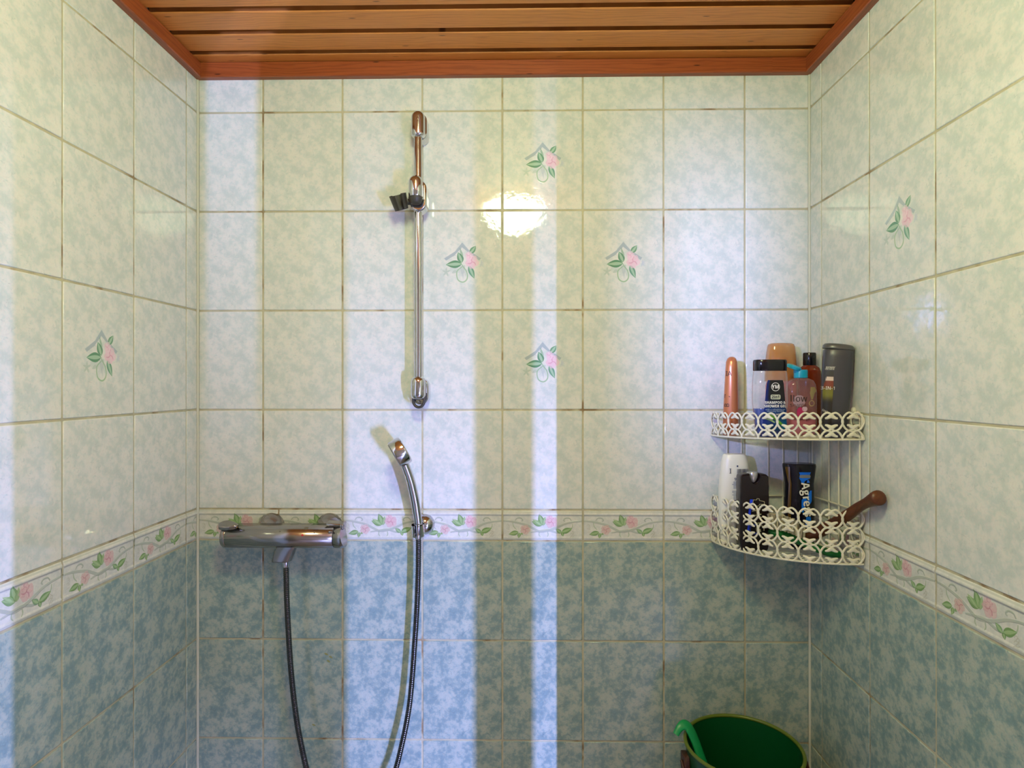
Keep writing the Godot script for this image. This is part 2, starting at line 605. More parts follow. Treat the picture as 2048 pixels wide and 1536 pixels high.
# ---------------------------------------------------------------- camera, light, exposure
func setup_view() -> void:
	var cam := Camera3D.new()
	cam.name = "camera"
	cam.fov = 64.263
	cam.near = 0.02
	cam.position = EYE
	cam.rotation = Vector3(0.00098, 0.01666, -0.00026)
	add_child(cam)
	cam.current = true
	var w := WorldEnvironment.new()
	w.name = "environment"
	var e := Environment.new()
	e.background_mode = Environment.BG_COLOR
	e.background_color = Color.BLACK
	e.tonemap_mode = Environment.TONE_MAPPER_LINEAR
	e.tonemap_exposure = 0.98
	e.sdfgi_enabled = true
	e.ssao_enabled = true
	e.ssil_enabled = true
	w.environment = e
	add_child(w)

const LAMP_COLOR := Color(0.935, 0.985, 0.79)
const LAMP_ENERGY := 0.08
const DAY_COLOR := Color(0.62, 0.67, 1.0)

func daylight(called: String, pos: Vector3, turn: float, size: Vector2, energy: float, parent: Node3D) -> void:
	var l := AreaLight3D.new()
	l.name = called
	l.area_size = size
	l.area_normalize_energy = true
	l.light_color = DAY_COLOR
	l.light_energy = energy
	l.area_range = 12.0
	l.area_attenuation = 2.0
	l.shadow_enabled = true
	l.position = pos
	l.rotation.y = turn
	parent.add_child(l)

var M := {}
func make_materials() -> void:
	M.chrome = mat(Color(0.80, 0.80, 0.81), 0.08, 1.0, "chrome")
	M.mixer = mat(Color(0.66, 0.645, 0.64), 0.17, 1.0, "dull_chrome")
	M.steel = mat(Color(0.62, 0.61, 0.60), 0.22, 1.0, "brushed_steel")
	M.hose = mat(Color(0.34, 0.34, 0.33), 0.24, 1.0, "hose_steel")
	M.dark_plastic = mat(c8(58, 54, 44), 0.45, 0.0, "dark_plastic")
	M.black = mat(c8(16, 14, 18), 0.15, 0.0, "black_plastic")
	M.cream = mat(c8(226, 222, 200), 0.35, 0.0, "cream_paint")
	M.white = mat(c8(238, 236, 226), 0.45, 0.0, "white_print")
	M.grout = grout_material()
	M.sealant = mat(c8(204, 204, 186), 0.5, 0.0, "sealant")
	M.plaster = mat(c8(158, 150, 130), 0.8, 0.0, "plaster")
	M.floor = mat(c8(150, 138, 118), 0.5, 0.0, "floor_tile")
	var upper := cloud_print(512, 640, 11, Color(0.885, 0.88, 0.845), Color(0.785, 0.82, 0.79), Color(0.66, 0.71, 0.695), 0.05)
	var lower := cloud_print(512, 640, 31, Color(0.71, 0.745, 0.685), Color(0.50, 0.60, 0.59), Color(0.37, 0.46, 0.465), 0.10)
	var relief := relief_image(256, 320, 5, 1.0)
	M.tile_pale = glazed(upper, relief, "pale_cloud_tile")
	M.tile_blue = glazed(lower, relief, "blue_cloud_tile")
	M.tile_blue.roughness = 0.12
	var decor: Image = upper.duplicate()
	var dr := relief_image(512, 640, 6, 1.0)
	flower_motif(decor, dr)
	soften(dr, 2)
	M.tile_flower = glazed(decor, dr, "flower_tile")
	var br := relief_image(640, 240, 7, 0.4)
	var bim := border_print(640, 240, br)
	soften(br, 2)
	M.tile_border = glazed(bim, br, "border_tile")
	M.tile_border.heightmap_scale = 0.06
	var stained: Image = lower.duplicate()
	for s in [[0.78, 0.13, 0.055, 0.4], [0.84, 0.16, 0.05, 0.45], [0.81, 0.20, 0.05, 0.55], [0.62, 0.86, 0.05, 0.3]]:
		leaf(stained, Vector2(s[0] * 512, s[1] * 640), Vector2((s[0] + s[2]) * 512, (s[1] + s[2] * s[3]) * 640), 0.22, c8(146, 140, 66), c8(150, 150, 90), 0.6)
	M.tile_stained = glazed(stained, relief, "stained_blue_tile")
	M.wood = wood_material(3, c8(222, 144, 68), c8(166, 92, 34), "ceiling_pine")
	M.trim_wood = wood_material(8, c8(164, 84, 42), c8(100, 42, 18), "trim_pine", 0.38)
	M.wood_dark = mat(c8(52, 24, 10), 0.6, 0.0, "ceiling_void")
	M.handle_wood = wood_material(21, c8(104, 54, 20), c8(60, 28, 10), "handle_wood", 0.4)

# ---------------------------------------------------------------- the room behind the camera
func build_room() -> void:
	structure("floor", rbox(Vector3(3.8, 0.1, 3.2), 0.002), M.floor, "brown tiled bathroom floor below the shower", "floor", Vector3(0.0, -0.05, 1.4))
	structure("unseen_wall_left_rear", rbox(Vector3(0.12, 2.4, 1.78), 0.002), M.plaster, "unseen plaster wall on the left, set out for the daylight", "wall", Vector3(-1.81, 1.2, 2.04))  # out of view, moved outwards so daylight from the left can reach the niche
	structure("unseen_wall_left_return", rbox(Vector3(0.81, 2.4, 0.12), 0.002), M.plaster, "unseen plaster wall that closes the widened room on the left", "wall", Vector3(-1.345, 1.2, 1.21))  # out of view, closes the room widened for the left daylight
	structure("wall_rear", rbox(Vector3(3.74, 2.4, 0.12), 0.002), M.plaster, "plain plaster wall at the back of the room", "wall", Vector3(0.0, 1.2, 2.99))
	structure("wall_right_rear", rbox(Vector3(0.12, 2.4, 1.78), 0.002), M.plaster, "plain plaster wall on the right of the room", "wall", Vector3(1.80, 1.2, 2.03))
	structure("wall_right_return", rbox(Vector3(0.88, 2.4, 0.12), 0.002), M.plaster, "plaster wall that closes the niche on the right", "wall", Vector3(1.30, 1.2, 1.17))
	var glow := mat(DAY_COLOR, 0.3, 0.0, "unseen_window_glow")  # glow of the unseen daylight panes behind the camera
	glow.emission_enabled = true
	glow.emission = DAY_COLOR
	glow.emission_energy_multiplier = 1.6
	# unseen windows out of view, placed to cast blue daylight on the niche
	var w1 := structure("window_1", rbox(Vector3(0.10, 1.10, 0.02), 0.002), M.white, "unseen narrow window behind the camera that casts the blue bands", "window", Vector3(1.548, 0.80, 2.905))  # out of view, lights the blue bands on back and left walls
	part("pane", rbox(Vector3(0.012, 1.0, 0.006), 0.001), glow, w1, at(Vector3(0, 0, -0.011)))
	daylight("unseen_window_light", Vector3(0, 0, -0.018), 0.0, Vector2(0.008, 1.0), 32.0, w1)
	var w3 := structure("window_2", rbox(Vector3(0.18, 0.28, 0.02), 0.003), M.white, "unseen small window behind the camera lighting the upper right back wall", "window", Vector3(-1.50, 1.90, 2.905))  # out of view, lights the blue patch on the upper right back wall
	part("pane", rbox(Vector3(0.10, 0.20, 0.006), 0.001), glow, w3, at(Vector3(0, 0, -0.011)))
	daylight("unseen_window_light", Vector3(0, 0, -0.018), 0.0, Vector2(0.10, 0.20), 17.0, w3)
	var light_blocker := thing("unseen_blocker", "unseen screen standing in the room behind the camera", "blocker", Vector3(0.74, 0.0, 2.0))  # unseen panels, cut to block daylight into the blue bands
	for q in [[0.54, 0.652, 0.95, 2.1], [0.652, 0.82, 0.42, 2.1], [0.82, 0.872, 0.42, 1.25], [0.872, 0.931, 0.42, 2.1], [0.931, 1.04, 0.92, 2.1], [1.04, 1.077, 0.0, 2.1], [1.077, 1.14, 0.93, 2.1]]:
		part("blocker_panel", rbox(Vector3(q[1] - q[0] + 0.0006, q[3] - q[2], 0.016), 0.0005), M.plaster, light_blocker, at(Vector3((q[0] + q[1]) / 2 - 0.74, (q[2] + q[3]) / 2, 0)))
	for x in [-0.08, 0.165]:
		part("foot", rbox(Vector3(0.016, 0.42, 0.04), 0.002), M.plaster, light_blocker, at(Vector3(x, 0.21, 0)))
	var light_baffle := structure("unseen_baffle", rbox(Vector3(0.80, 2.18, 0.04), 0.002), M.plaster, "unseen partition in the left of the room with a slit", "baffle", Vector3(-1.355, 1.09, 2.0))  # unseen boards around a slit, bounding the blue patch of daylight
	part("blocker_panel", rbox(Vector3(0.32, 2.18, 0.04), 0.002), M.plaster, light_baffle, at(Vector3(0.695, 0, 0)))
	part("lower_blocker", rbox(Vector3(0.17, 1.69, 0.04), 0.002), M.plaster, light_baffle, at(Vector3(0.467, -0.245, 0.0)))
	part("upper_blocker", rbox(Vector3(0.17, 0.26, 0.04), 0.002), M.plaster, light_baffle, at(Vector3(0.467, 0.96, 0)))

# ---------------------------------------------------------------- tiles
var tile_cache := {}
# a tile face w by h; full = the size its print was made for; ox, oy = how much of the print is cut off left / above
func tile_mesh(w: float, h: float, ox: float, oy: float, fw: float, fh: float) -> ArrayMesh:
	var key := "%.4f %.4f %.4f %.4f %.3f" % [w, h, ox, oy, fh]
	if not tile_cache.has(key):
		var rings := []
		for s in [[0.0, -0.0055], [0.0, -0.0014], [0.0005, -0.0005], [0.0015, 0.0]]:
			var ring := PackedVector3Array()
			for p in rrect(w - 2 * s[0], h - 2 * s[0], 0.0016, 1):
				ring.append(Vector3(p.x, p.y, s[1]))
			rings.append(ring)
		var o := Geo.new().loft(rings, false, true)
		for i in o.v.size():
			o.t[i] = Vector2((o.v[i].x + w / 2 + ox) / fw, (h / 2 - o.v[i].y + oy) / fh)
		tile_cache[key] = o.mesh()
	return tile_cache[key]

# the border tile carries a raised moulding along its top and a small one along its foot
func border_mesh(w: float, h: float, ox: float, fw: float) -> ArrayMesh:
	var key := "b %.4f %.4f" % [w, ox]
	if not tile_cache.has(key):
		var prof := [[-0.0055, h / 2], [-0.0014, h / 2], [-0.0003, h / 2 - 0.0008], [0.0, h / 2 - 0.0018], [0.0006, h / 2 - 0.0045], [0.0016, h / 2 - 0.0062], [0.0022, h / 2 - 0.0085], [0.0018, h / 2 - 0.0108], [0.0003, h / 2 - 0.0124], [-0.0004, h / 2 - 0.014], [-0.0004, h / 2 - 0.0146],
			[-0.0004, -h / 2 + 0.0096], [-0.0004, -h / 2 + 0.0090], [0.0004, -h / 2 + 0.0076], [0.0008, -h / 2 + 0.0058], [0.0003, -h / 2 + 0.0040], [0.0, -h / 2 + 0.0018], [-0.0005, -h / 2 + 0.0005], [-0.0014, -h / 2], [-0.0055, -h / 2]]
		var rings := []
		for e in [[-w / 2, -0.0014], [-w / 2 + 0.0012, 0.0], [-w / 2 + 0.0018, 0.0], [w / 2 - 0.0018, 0.0], [w / 2 - 0.0012, 0.0], [w / 2, -0.0014]]:
			var ring := PackedVector3Array()
			for p in prof:
				ring.append(Vector3(e[0], p[1], maxf(p[0] + e[1], -0.0055)))
			rings.append(ring)
		var o := Geo.new().loft(rings, true, true, [], false, false)
		for i in o.v.size():
			o.t[i] = Vector2((o.v[i].x + w / 2 + ox) / fw, (h / 2 - o.v[i].y) / h)
		tile_cache[key] = o.mesh()
	return tile_cache[key]

var rng := RandomNumberGenerator.new()
# lays one wall: joints across (from left to right as seen), each course from the ceiling to the floor
func lay_tiles(wall: Node3D, xs: Array, turn: Basis, origin: Vector3, flowers: Dictionary, border_xs: Array, dy: float, stained := Vector2i(-9, -9)) -> void:
	var joint := 0.0042
	var ys := [CEIL + 0.004]
	for k in 5:
		ys.append(ROW0 + dy - PY * k)
	ys.append(ys[-1] - HB)
	for k in 4:
		ys.append(ys[-1] - PY)
	ys[-1] = 0.0
	for r in ys.size() - 1:
		var edge: Array = border_xs if r == 5 else xs
		for c in edge.size() - 1:
			var w: float = edge[c + 1] - edge[c] - joint
			var h: float = ys[r] - ys[r + 1] - joint
			var full_w := TP - joint
			var full_h := (HB if r == 5 else PY) - joint
			var ox := maxf(0.0, full_w - w) if c == 0 and r != 5 else 0.0
			var oy := maxf(0.0, full_h - h) if r == 0 else 0.0
			var pos := Vector3((edge[c] + edge[c + 1]) / 2, (ys[r] + ys[r + 1]) / 2, 0)
			var m: Material = M.tile_border if r == 5 else M.tile_pale if r < 5 else M.tile_blue
			var called := "border_tile" if r == 5 else "tile"
			if flowers.has(Vector2i(c, r)):
				m = M.tile_flower
				called = "flower_tile"
			elif Vector2i(c, r) == stained:
				m = M.tile_stained
			var sh: ArrayMesh = border_mesh(w, h, ox, maxf(full_w, w)) if r == 5 else tile_mesh(w, h, ox, oy, full_w, full_h)
			var tilt := Basis.from_euler(Vector3(rng.randf_range(-1, 1), rng.randf_range(-1, 1), 0) * 0.0016)
			part(called, sh, m, wall, Transform3D(turn * tilt, origin + turn * pos))

func build_niche_walls() -> void:
	rng.seed = 12
	var t := 0.12
	var back := structure("wall_back", rbox(Vector3(XR - XL + 0.24, 2.23, t), 0.001), M.grout, "tiled back wall of the shower with flowered border", "wall", Vector3((XL + XR) / 2, 1.115, -0.0016 - t / 2))
	var xs := [XL + 0.0015]
	for k in 7:
		xs.append(COL0 + TP * k)
	xs.append(XR - 0.0015)
	var bx := xs.duplicate()
	bx[1] = -0.6157
	lay_tiles(back, xs, Basis(), -back.position, {Vector2i(4, 1): 1, Vector2i(3, 2): 1, Vector2i(5, 2): 1, Vector2i(4, 3): 1}, bx, 0.0, Vector2i(1, 7))
	var left := structure("wall_left", rbox(Vector3(t, 2.23, 1.27), 0.001), M.grout, "tiled left wall of the shower with one flower tile", "wall", Vector3(XL - 0.0016 - t / 2, 1.115, 0.635))
	var right := structure("wall_right", rbox(Vector3(t, 2.23, 1.25), 0.001), M.grout, "tiled right wall of the shower with one flower tile", "wall", Vector3(XR + 0.0016 + t / 2, 1.115, 0.625))
	# left wall seen from the niche: its left end is near the viewer
	var ls := []
	for k in range(6, -1, -1):
		ls.append(-(0.0505 + TP * k))
	ls.append(-0.0015)
	lay_tiles(left, ls, Basis(Vector3.UP, PI / 2), Vector3(XL, 0, 0) - left.position, {Vector2i(4, 3): 1}, ls, 0.0007)
	var rs := [0.0015]
	for k in 6:
		rs.append(0.058 + TP * k)
	rs.append(1.248)
	lay_tiles(right, rs, Basis(Vector3.UP, -PI / 2), Vector3(XR, 0, 0) - right.position, {Vector2i(2, 2): 1}, rs, 0.001)
	for s in [[XL, 1.0, "left"], [XR, -1.0, "right"]]:
		var bead := Geo.new().loft([ring_xz(0.002, 0.0034, 0.0034, 2.0, 10), ring_xz(CEIL, 0.0034, 0.0034, 2.0, 10)])
		part("corner_joint", bead, M.sealant, back, at(Vector3(s[0] + 0.0012 * s[1], 0, 0.0012) - back.position))

# ---------------------------------------------------------------- wooden ceiling
func plank(x0: float, x1: float, w: float, uoff: float, voff: float) -> Geo:
	var prof := [Vector2(-w / 2 + 0.012, 0.034), Vector2(-w / 2 + 0.012, 0.006), Vector2(-w / 2 + 0.0006, 0.0022), Vector2(-w / 2 + 0.0014, 0.0006), Vector2(-w / 2 + 0.0040, 0.0), Vector2(w / 2 - 0.0040, 0.0), Vector2(w / 2 - 0.0014, 0.0006), Vector2(w / 2 - 0.0006, 0.0022), Vector2(w / 2 - 0.012, 0.006), Vector2(w / 2 - 0.012, 0.034)]
	var rings := []
	for x in [x0, x1]:
		var r := PackedVector3Array()
		for p in prof:
			r.append(Vector3(x, p.y, p.x))
		rings.append(r)
	var o := Geo.new().loft(rings, true, true, [], true)
	for i in o.v.size():
		o.t[i] = Vector2((o.v[i].x + 0.83) / 1.6 + uoff, o.v[i].z / w * 0.98 * 0.9 + 0.5 + voff)
	return o

func build_ceiling() -> void:
	var c := structure("ceiling", rbox(Vector3(3.8, 0.10, 3.2), 0.001), M.wood_dark, "varnished pine board ceiling", "ceiling", Vector3(0.0, CEIL + 0.084, 1.45))
	var gap := 0.0165
	var pitch := 0.0857
	rng.seed = 5
	for k in 34:
		var z0 := 0.0545 + pitch * (k - 1) + gap / 2
		var z1 := 0.0545 + pitch * k - gap / 2
		if k == 0:
			z0 = 0.003
		var deep := z1 > 1.26
		var o := plank(-1.74 if deep else XL + 0.002, 1.74 if deep else XR - 0.002, z1 - z0, rng.randf(), rng.randf())
		part("ceiling_board", o, M.wood, c, at(Vector3(0, CEIL, (z0 + z1) / 2) - c.position))
	# trims with mitred ends
	var tw := 0.017
	var mk := func(a: Vector3, b: Vector3, inward: Vector3, mitre0: bool, mitre1: bool, uo: float) -> Geo:
		var dir := (b - a).normalized()
		var rings := []
		for e in [[a, mitre0, 1.0], [b, mitre1, -1.0]]:
			var r := PackedVector3Array()
			for p in [Vector2(0.0002, 0.0), Vector2(tw - 0.002, 0.0), Vector2(tw, 0.002), Vector2(tw, 0.036), Vector2(tw - 0.002, 0.038), Vector2(0.0002, 0.038)]:
				r.append(e[0] + inward * p.x + Vector3.UP * p.y + (dir * e[2] * p.x if e[1] else Vector3.ZERO))
			rings.append(r)
		var o := Geo.new().loft(rings, true, true, [], true)
		for i in o.v.size():
			var d := o.v[i] - a
			o.t[i] = Vector2(d.dot(dir) / 1.6 + uo, (d.y + d.dot(inward)) / 0.075)
		return o
	var y := TRIM
	structure("trim_1", mk.call(Vector3(XL, y, 0), Vector3(XR, y, 0), Vector3.BACK, true, true, 0.1), M.trim_wood, "red brown pine trim along the back wall under the ceiling", "trim")
	structure("trim_2", mk.call(Vector3(XL, y, 0), Vector3(XL, y, 1.27), Vector3.RIGHT, true, false, 0.4), M.trim_wood, "red brown pine trim along the left wall under the ceiling", "trim")
	structure("trim_3", mk.call(Vector3(XR, y, 0), Vector3(XR, y, 1.25), Vector3.LEFT, true, false, 0.7), M.trim_wood, "red brown pine trim along the right wall under the ceiling", "trim")

func build_lamp() -> void:
	var p := Vector3(-0.036, CEIL - 0.002, 1.145)
	var l := thing("ceiling_lamp", "round white glass dome lamp on the pine ceiling", "lamp", p)
	part("base_ring", lathe([[0.10, -0.022], [0.120, -0.022], [0.124, -0.018], [0.124, 0.0], [0.10, 0.0]]), M.white, l)
	var glow := mat(LAMP_COLOR, 0.3, 0.0, "lamp_glass")
	glow.emission_enabled = true
	glow.emission = LAMP_COLOR
	glow.emission_energy_multiplier = 40.0
	var prof := []
	for k in 13:
		var a := PI / 2 * k / 12.0
		prof.append([0.137 * sin(a) + 0.00001, -0.146 + 0.118 * (1 - cos(a))])
	prof.append([0.128, -0.020])
	part("lamp_shade", lathe(prof, 48), glow, l)
	var b := OmniLight3D.new()
	b.name = "bulb_light"
	b.light_color = LAMP_COLOR
	b.light_energy = LAMP_ENERGY
	b.light_size = 0.055
	b.omni_range = 8.0
	b.omni_attenuation = 2.0
	b.shadow_enabled = true
	b.position = Vector3(0, -0.085, 0)
	l.add_child(b)

# ---------------------------------------------------------------- riser rail
func capsule(r: float, h: float, dome := 1.0, seg := 32) -> Geo:   # upright, foot at 0: flat rounded foot, domed head
	var p := [[0.0, 0.0], [r * 0.78, 0.0], [r * 0.93, h * 0.03], [r, h * 0.10]]
	for k in range(0, 9):
		var a := PI / 2 * k / 8.0
		p.append([r * cos(a), h - r * dome + r * dome * sin(a)])
	return lathe(p, seg)

func stadium(w: float, h: float, n := 10) -> PackedVector2Array:
	var p := PackedVector2Array()
	for k in n + 1:
		var a := PI * k / n
		p.append(Vector2(cos(a) * w / 2, sin(a) * w / 2 + (h - w) / 2))
	for k in n + 1:
		var a := PI + PI * k / n
		p.append(Vector2(cos(a) * w / 2, sin(a) * w / 2 - (h - w) / 2))
	return p

func build_rail() -> void:
	var x := -0.2535
	var z := 0.048
	var t := thing("shower_rail", "chrome riser rail with black slider on the back wall", "shower rail", Vector3(x, 1.333, 0))
	part("bar", lathe([[0.0098, 0.06], [0.0098, 0.70]], 24), M.chrome, t, at(Vector3(0, 0, z)))
	# top bracket
	var tb := part("bracket", slab(stadium(0.038, 0.068), 0.0012, 0.040, 0.003), M.chrome, t, at(Vector3(0.001, 0.700, 0)))
	part("cap", capsule(0.0168, 0.064), M.chrome, tb, at(Vector3(-0.001, -0.030, z)))
	# lower bracket with its open loop
	var lb := part("bracket", slab(stadium(0.040, 0.066), 0.0012, 0.036, 0.003), M.chrome, t, at(Vector3(0.003, 0.050, 0)))
	var lc := lathe([[0.0, 0.0], [0.010, 0.0], [0.0155, 0.004], [0.018, 0.011], [0.018, 0.044], [0.0155, 0.052], [0.0105, 0.056], [0.0, 0.056]])
	part("cap", lc, M.chrome, lb, at(Vector3(-0.003, -0.020, z)))
	var loop := []
	for k in 13:
		var a := PI + PI * k / 12.0
		loop.append(Vector3(cos(a) * 0.0135, sin(a) * 0.0165 - 0.022, 0))
	loop.push_front(Vector3(-0.0135, -0.004, 0))
	loop.push_back(Vector3(0.0135, -0.004, 0))
	part("loop", tube(PackedVector3Array(loop), 0.0036, 10, 1.8), M.dark_plastic, lb, at(Vector3(-0.002, 0.0, z - 0.002)))
	part("screw", lathe_to([[0.0, 0.0], [0.004, 0.0], [0.0034, 0.002], [0.0, 0.0026]], Vector3.ZERO, Vector3.BACK, 14), M.steel, lb, at(Vector3(-0.002, -0.026, 0.0360)))
	# slider
	var s := part("slider", slab(stadium(0.040, 0.076), 0.026, 0.066, 0.004), M.chrome, t, at(Vector3(0.003, 0.523, 0)))
	part("cap", capsule(0.0170, 0.054), M.chrome, s, at(Vector3(-0.004, -0.010, 0.078)))
	part("knob", lathe([[0.0, -0.014], [0.0110, -0.014], [0.0132, -0.012], [0.0172, 0.0005], [0.0172, 0.0015], [0.0, 0.0015]]), M.dark_plastic, s, at(Vector3(-0.004, -0.010, 0.078)))
	# the open cradle for the hand shower, a C in section, tilted towards the viewer
	var outer := []
	for e in [[0.0, 1.0], [0.036, 1.28]]:
		var r := PackedVector3Array()
		for k in 15:
			var a := deg_to_rad(-52.0 + 284.0 * k / 14.0)
			r.append(Vector3(cos(a) * 0.0135 * e[1], e[0], -sin(a) * 0.0135 * e[1]))
		for k in range(14, -1, -1):
			var a := deg_to_rad(-52.0 + 284.0 * k / 14.0)
			r.append(Vector3(cos(a) * 0.0105 * e[1], e[0], -sin(a) * 0.0105 * e[1]))
		outer.append(r)
	var cr := Geo.new().loft(outer, false, false, [], true)
	part("cradle", cr, M.dark_plastic, s, Transform3D(Basis.from_euler(Vector3(0.30, -0.05, 0.22)).scaled_local(Vector3(1.22, 1.0, 1.22)), Vector3(-0.040, -0.034, 0.064)))
	part("cradle_arm", line(Vector3(-0.002, -0.014, 0.060), Vector3(-0.026, -0.014, 0.062), 0.008), M.dark_plastic, s)

# ---------------------------------------------------------------- thermostatic mixer
func build_mixer() -> void:
	var y := 1.0335
	var o := Vector3(-0.5720, y, 0.0)
	var t := thing("shower_mixer", "chrome bar shower mixer tap with lever on left wall side", "tap", o)
	t.set_meta("label", "chrome bar mixer tap on the flowered border of the back wall")
	var half := 0.148
	# body profile in (z, y): round front, flat back
	var sec := func(k: float) -> PackedVector3Array:
		var r := PackedVector3Array()
		for i in 19:
			var a := PI / 2 - PI * i / 18.0
			r.append(Vector3(0, sin(a) * 0.0265 * k, 0.070 + cos(a) * 0.0275 * k))
		r.append(Vector3(0, -0.0265 * k, 0.050))
		r.append(Vector3(0, -0.020 * k, 0.042))
		r.append(Vector3(0, 0.020 * k, 0.042))
		r.append(Vector3(0, 0.0265 * k, 0.045))
		return r
	var run := func(list: Array) -> Geo:
		var rings := []
		for e in list:
			var r := PackedVector3Array()
			for p in sec.call(e[1]):
				r.append(p + Vector3(e[0], 0, 0))
			rings.append(r)
		return Geo.new().loft(rings, true, true)
	part("body", run.call([[-half + 0.0115, 0.96], [-half + 0.0122, 1.0], [half - 0.0265, 1.0], [half - 0.0258, 0.96]]), M.mixer, t)
	# left: flow handle, a turning cap with a lens shaped lever
	var lh := part("flow_handle", lathe([[0.0, 0.0], [0.024, 0.0], [0.0262, 0.003], [0.0265, 0.010], [0.0255, 0.0118], [0.0, 0.0118]]).moved(Transform3D(Basis(Vector3.BACK, -PI / 2), Vector3(-half, 0, 0.070))), M.mixer, t)
	var lens := PackedVector2Array()
	for k in 13:
		var f := k / 12.0
		lens.append(Vector2(-0.004 + 0.049 * f, 0.013 * sin(PI * pow(f, 0.75)) * (1.0 if f < 1 else 0.0) + 0.004 * (1.0 - f)))
	for k in range(11, 0, -1):
		var f := k / 12.0
		lens.append(Vector2(-0.004 + 0.049 * f, -0.006 - 0.006 * sin(PI * f)))
	part("lever", slab(lens, 0.0, 0.012, 0.003), M.mixer, lh, Transform3D(Basis.from_euler(Vector3(deg_to_rad(-62), 0, deg_to_rad(4))), Vector3(-half - 0.003, 0.0225, 0.083)))
	# right: temperature handle, cut off slantwise, with a thumb tab
	var rr := []
	for e in [[half - 0.0250, 0.94, 0.0], [half - 0.0243, 0.99, 0.0], [half - 0.008, 1.0, 0.0], [half, 0.90, 0.006]]:
		var r := PackedVector3Array()
		for i in 32:
			var a := TAU * i / 32
			var yy: float = sin(a) * 0.0268 * e[1]
			r.append(Vector3(e[0] - e[2] * (yy / 0.0268) - e[2], yy, 0.070 + cos(a) * 0.0278 * e[1]))
		rr.append(r)
	var rh := part("temperature_handle", Geo.new().loft(rr, true, true, [2]), M.mixer, t)
	part("thumb_tab", rbox(Vector3(0.044, 0.007, 0.024), 0.003), M.mixer, rh, at(Vector3(half - 0.024, 0.0315, 0.068), Vector3(10, 0, -3)))
	part("tab_stem", rbox(Vector3(0.010, 0.014, 0.026), 0.003), M.mixer, rh, at(Vector3(half - 0.008, 0.0255, 0.068)))
	part("stop_button", rbox(Vector3(0.010, 0.004, 0.006), 0.0015), M.mixer, rh, at(Vector3(half - 0.030, 0.017, 0.0925)))
	# wall plates
	for ex in [-0.0605, 0.0865]:
		part("wall_plate", lathe_to([[0.0, 0.0], [0.0335, 0.0], [0.0335, 0.004], [0.031, 0.011], [0.024, 0.022], [0.018, 0.031], [0.016, 0.044], [0.0, 0.044]], Vector3(ex, 0.0095, 0.0012), Vector3.BACK, 40), M.mixer, t)
	# outlet
	var ol := []
	for e in [[0.022, -0.012, 0.024, 0.019], [0.008, -0.034, 0.0225, 0.017], [0.000, -0.058, 0.0215, 0.015], [0.000, -0.0605, 0.0205, 0.014]]:
		var r := PackedVector3Array()
		for p in rrect(e[2] * 2.0, e[3] * 2.0, 0.006):
			r.append(Vector3(p.x + e[0] - 0.0085, e[1], p.y + 0.066))
		ol.append(r)
	part("outlet", Geo.new().loft(ol, true, true, [2]), M.mixer, t)
	# print: red dot, scale, figures
	var red := mat(c8(200, 40, 50), 0.4, 0.0, "red_dot")
	var ink := mat(c8(60, 52, 46), 0.5, 0.0, "dark_print")
	var curl := func(g: Geo, px: float, deg: float, turned := 0.0) -> Geo:
		var r := g.moved(Transform3D(Basis(Vector3.BACK, turned), Vector3.ZERO))
		for i in r.v.size():
			var a := deg_to_rad(deg) + r.v[i].y / 0.0275
			r.v[i] = Vector3(px + r.v[i].x, sin(a) * 0.0268, 0.070 + cos(a) * 0.0278)
		return r
	part("red_dot", curl.call(disc(0.0026), 0.0515, 22.0), red, t)
	part("figures", curl.call(text_geo("38°C", 0.0040), 0.0790, 50.0), ink, t)
	part("mark", curl.call(disc(0.0015), 0.0790, 33.0), ink, t)
	part("mark", curl.call(disc(0.0052), 0.0560, 62.0), mat(c8(120, 116, 104), 0.35, 0.4, "grey_mark"), t)
	part("maker_print", curl.call(text_geo("-o-", 0.0034), -0.004, 42.0), ink, t)

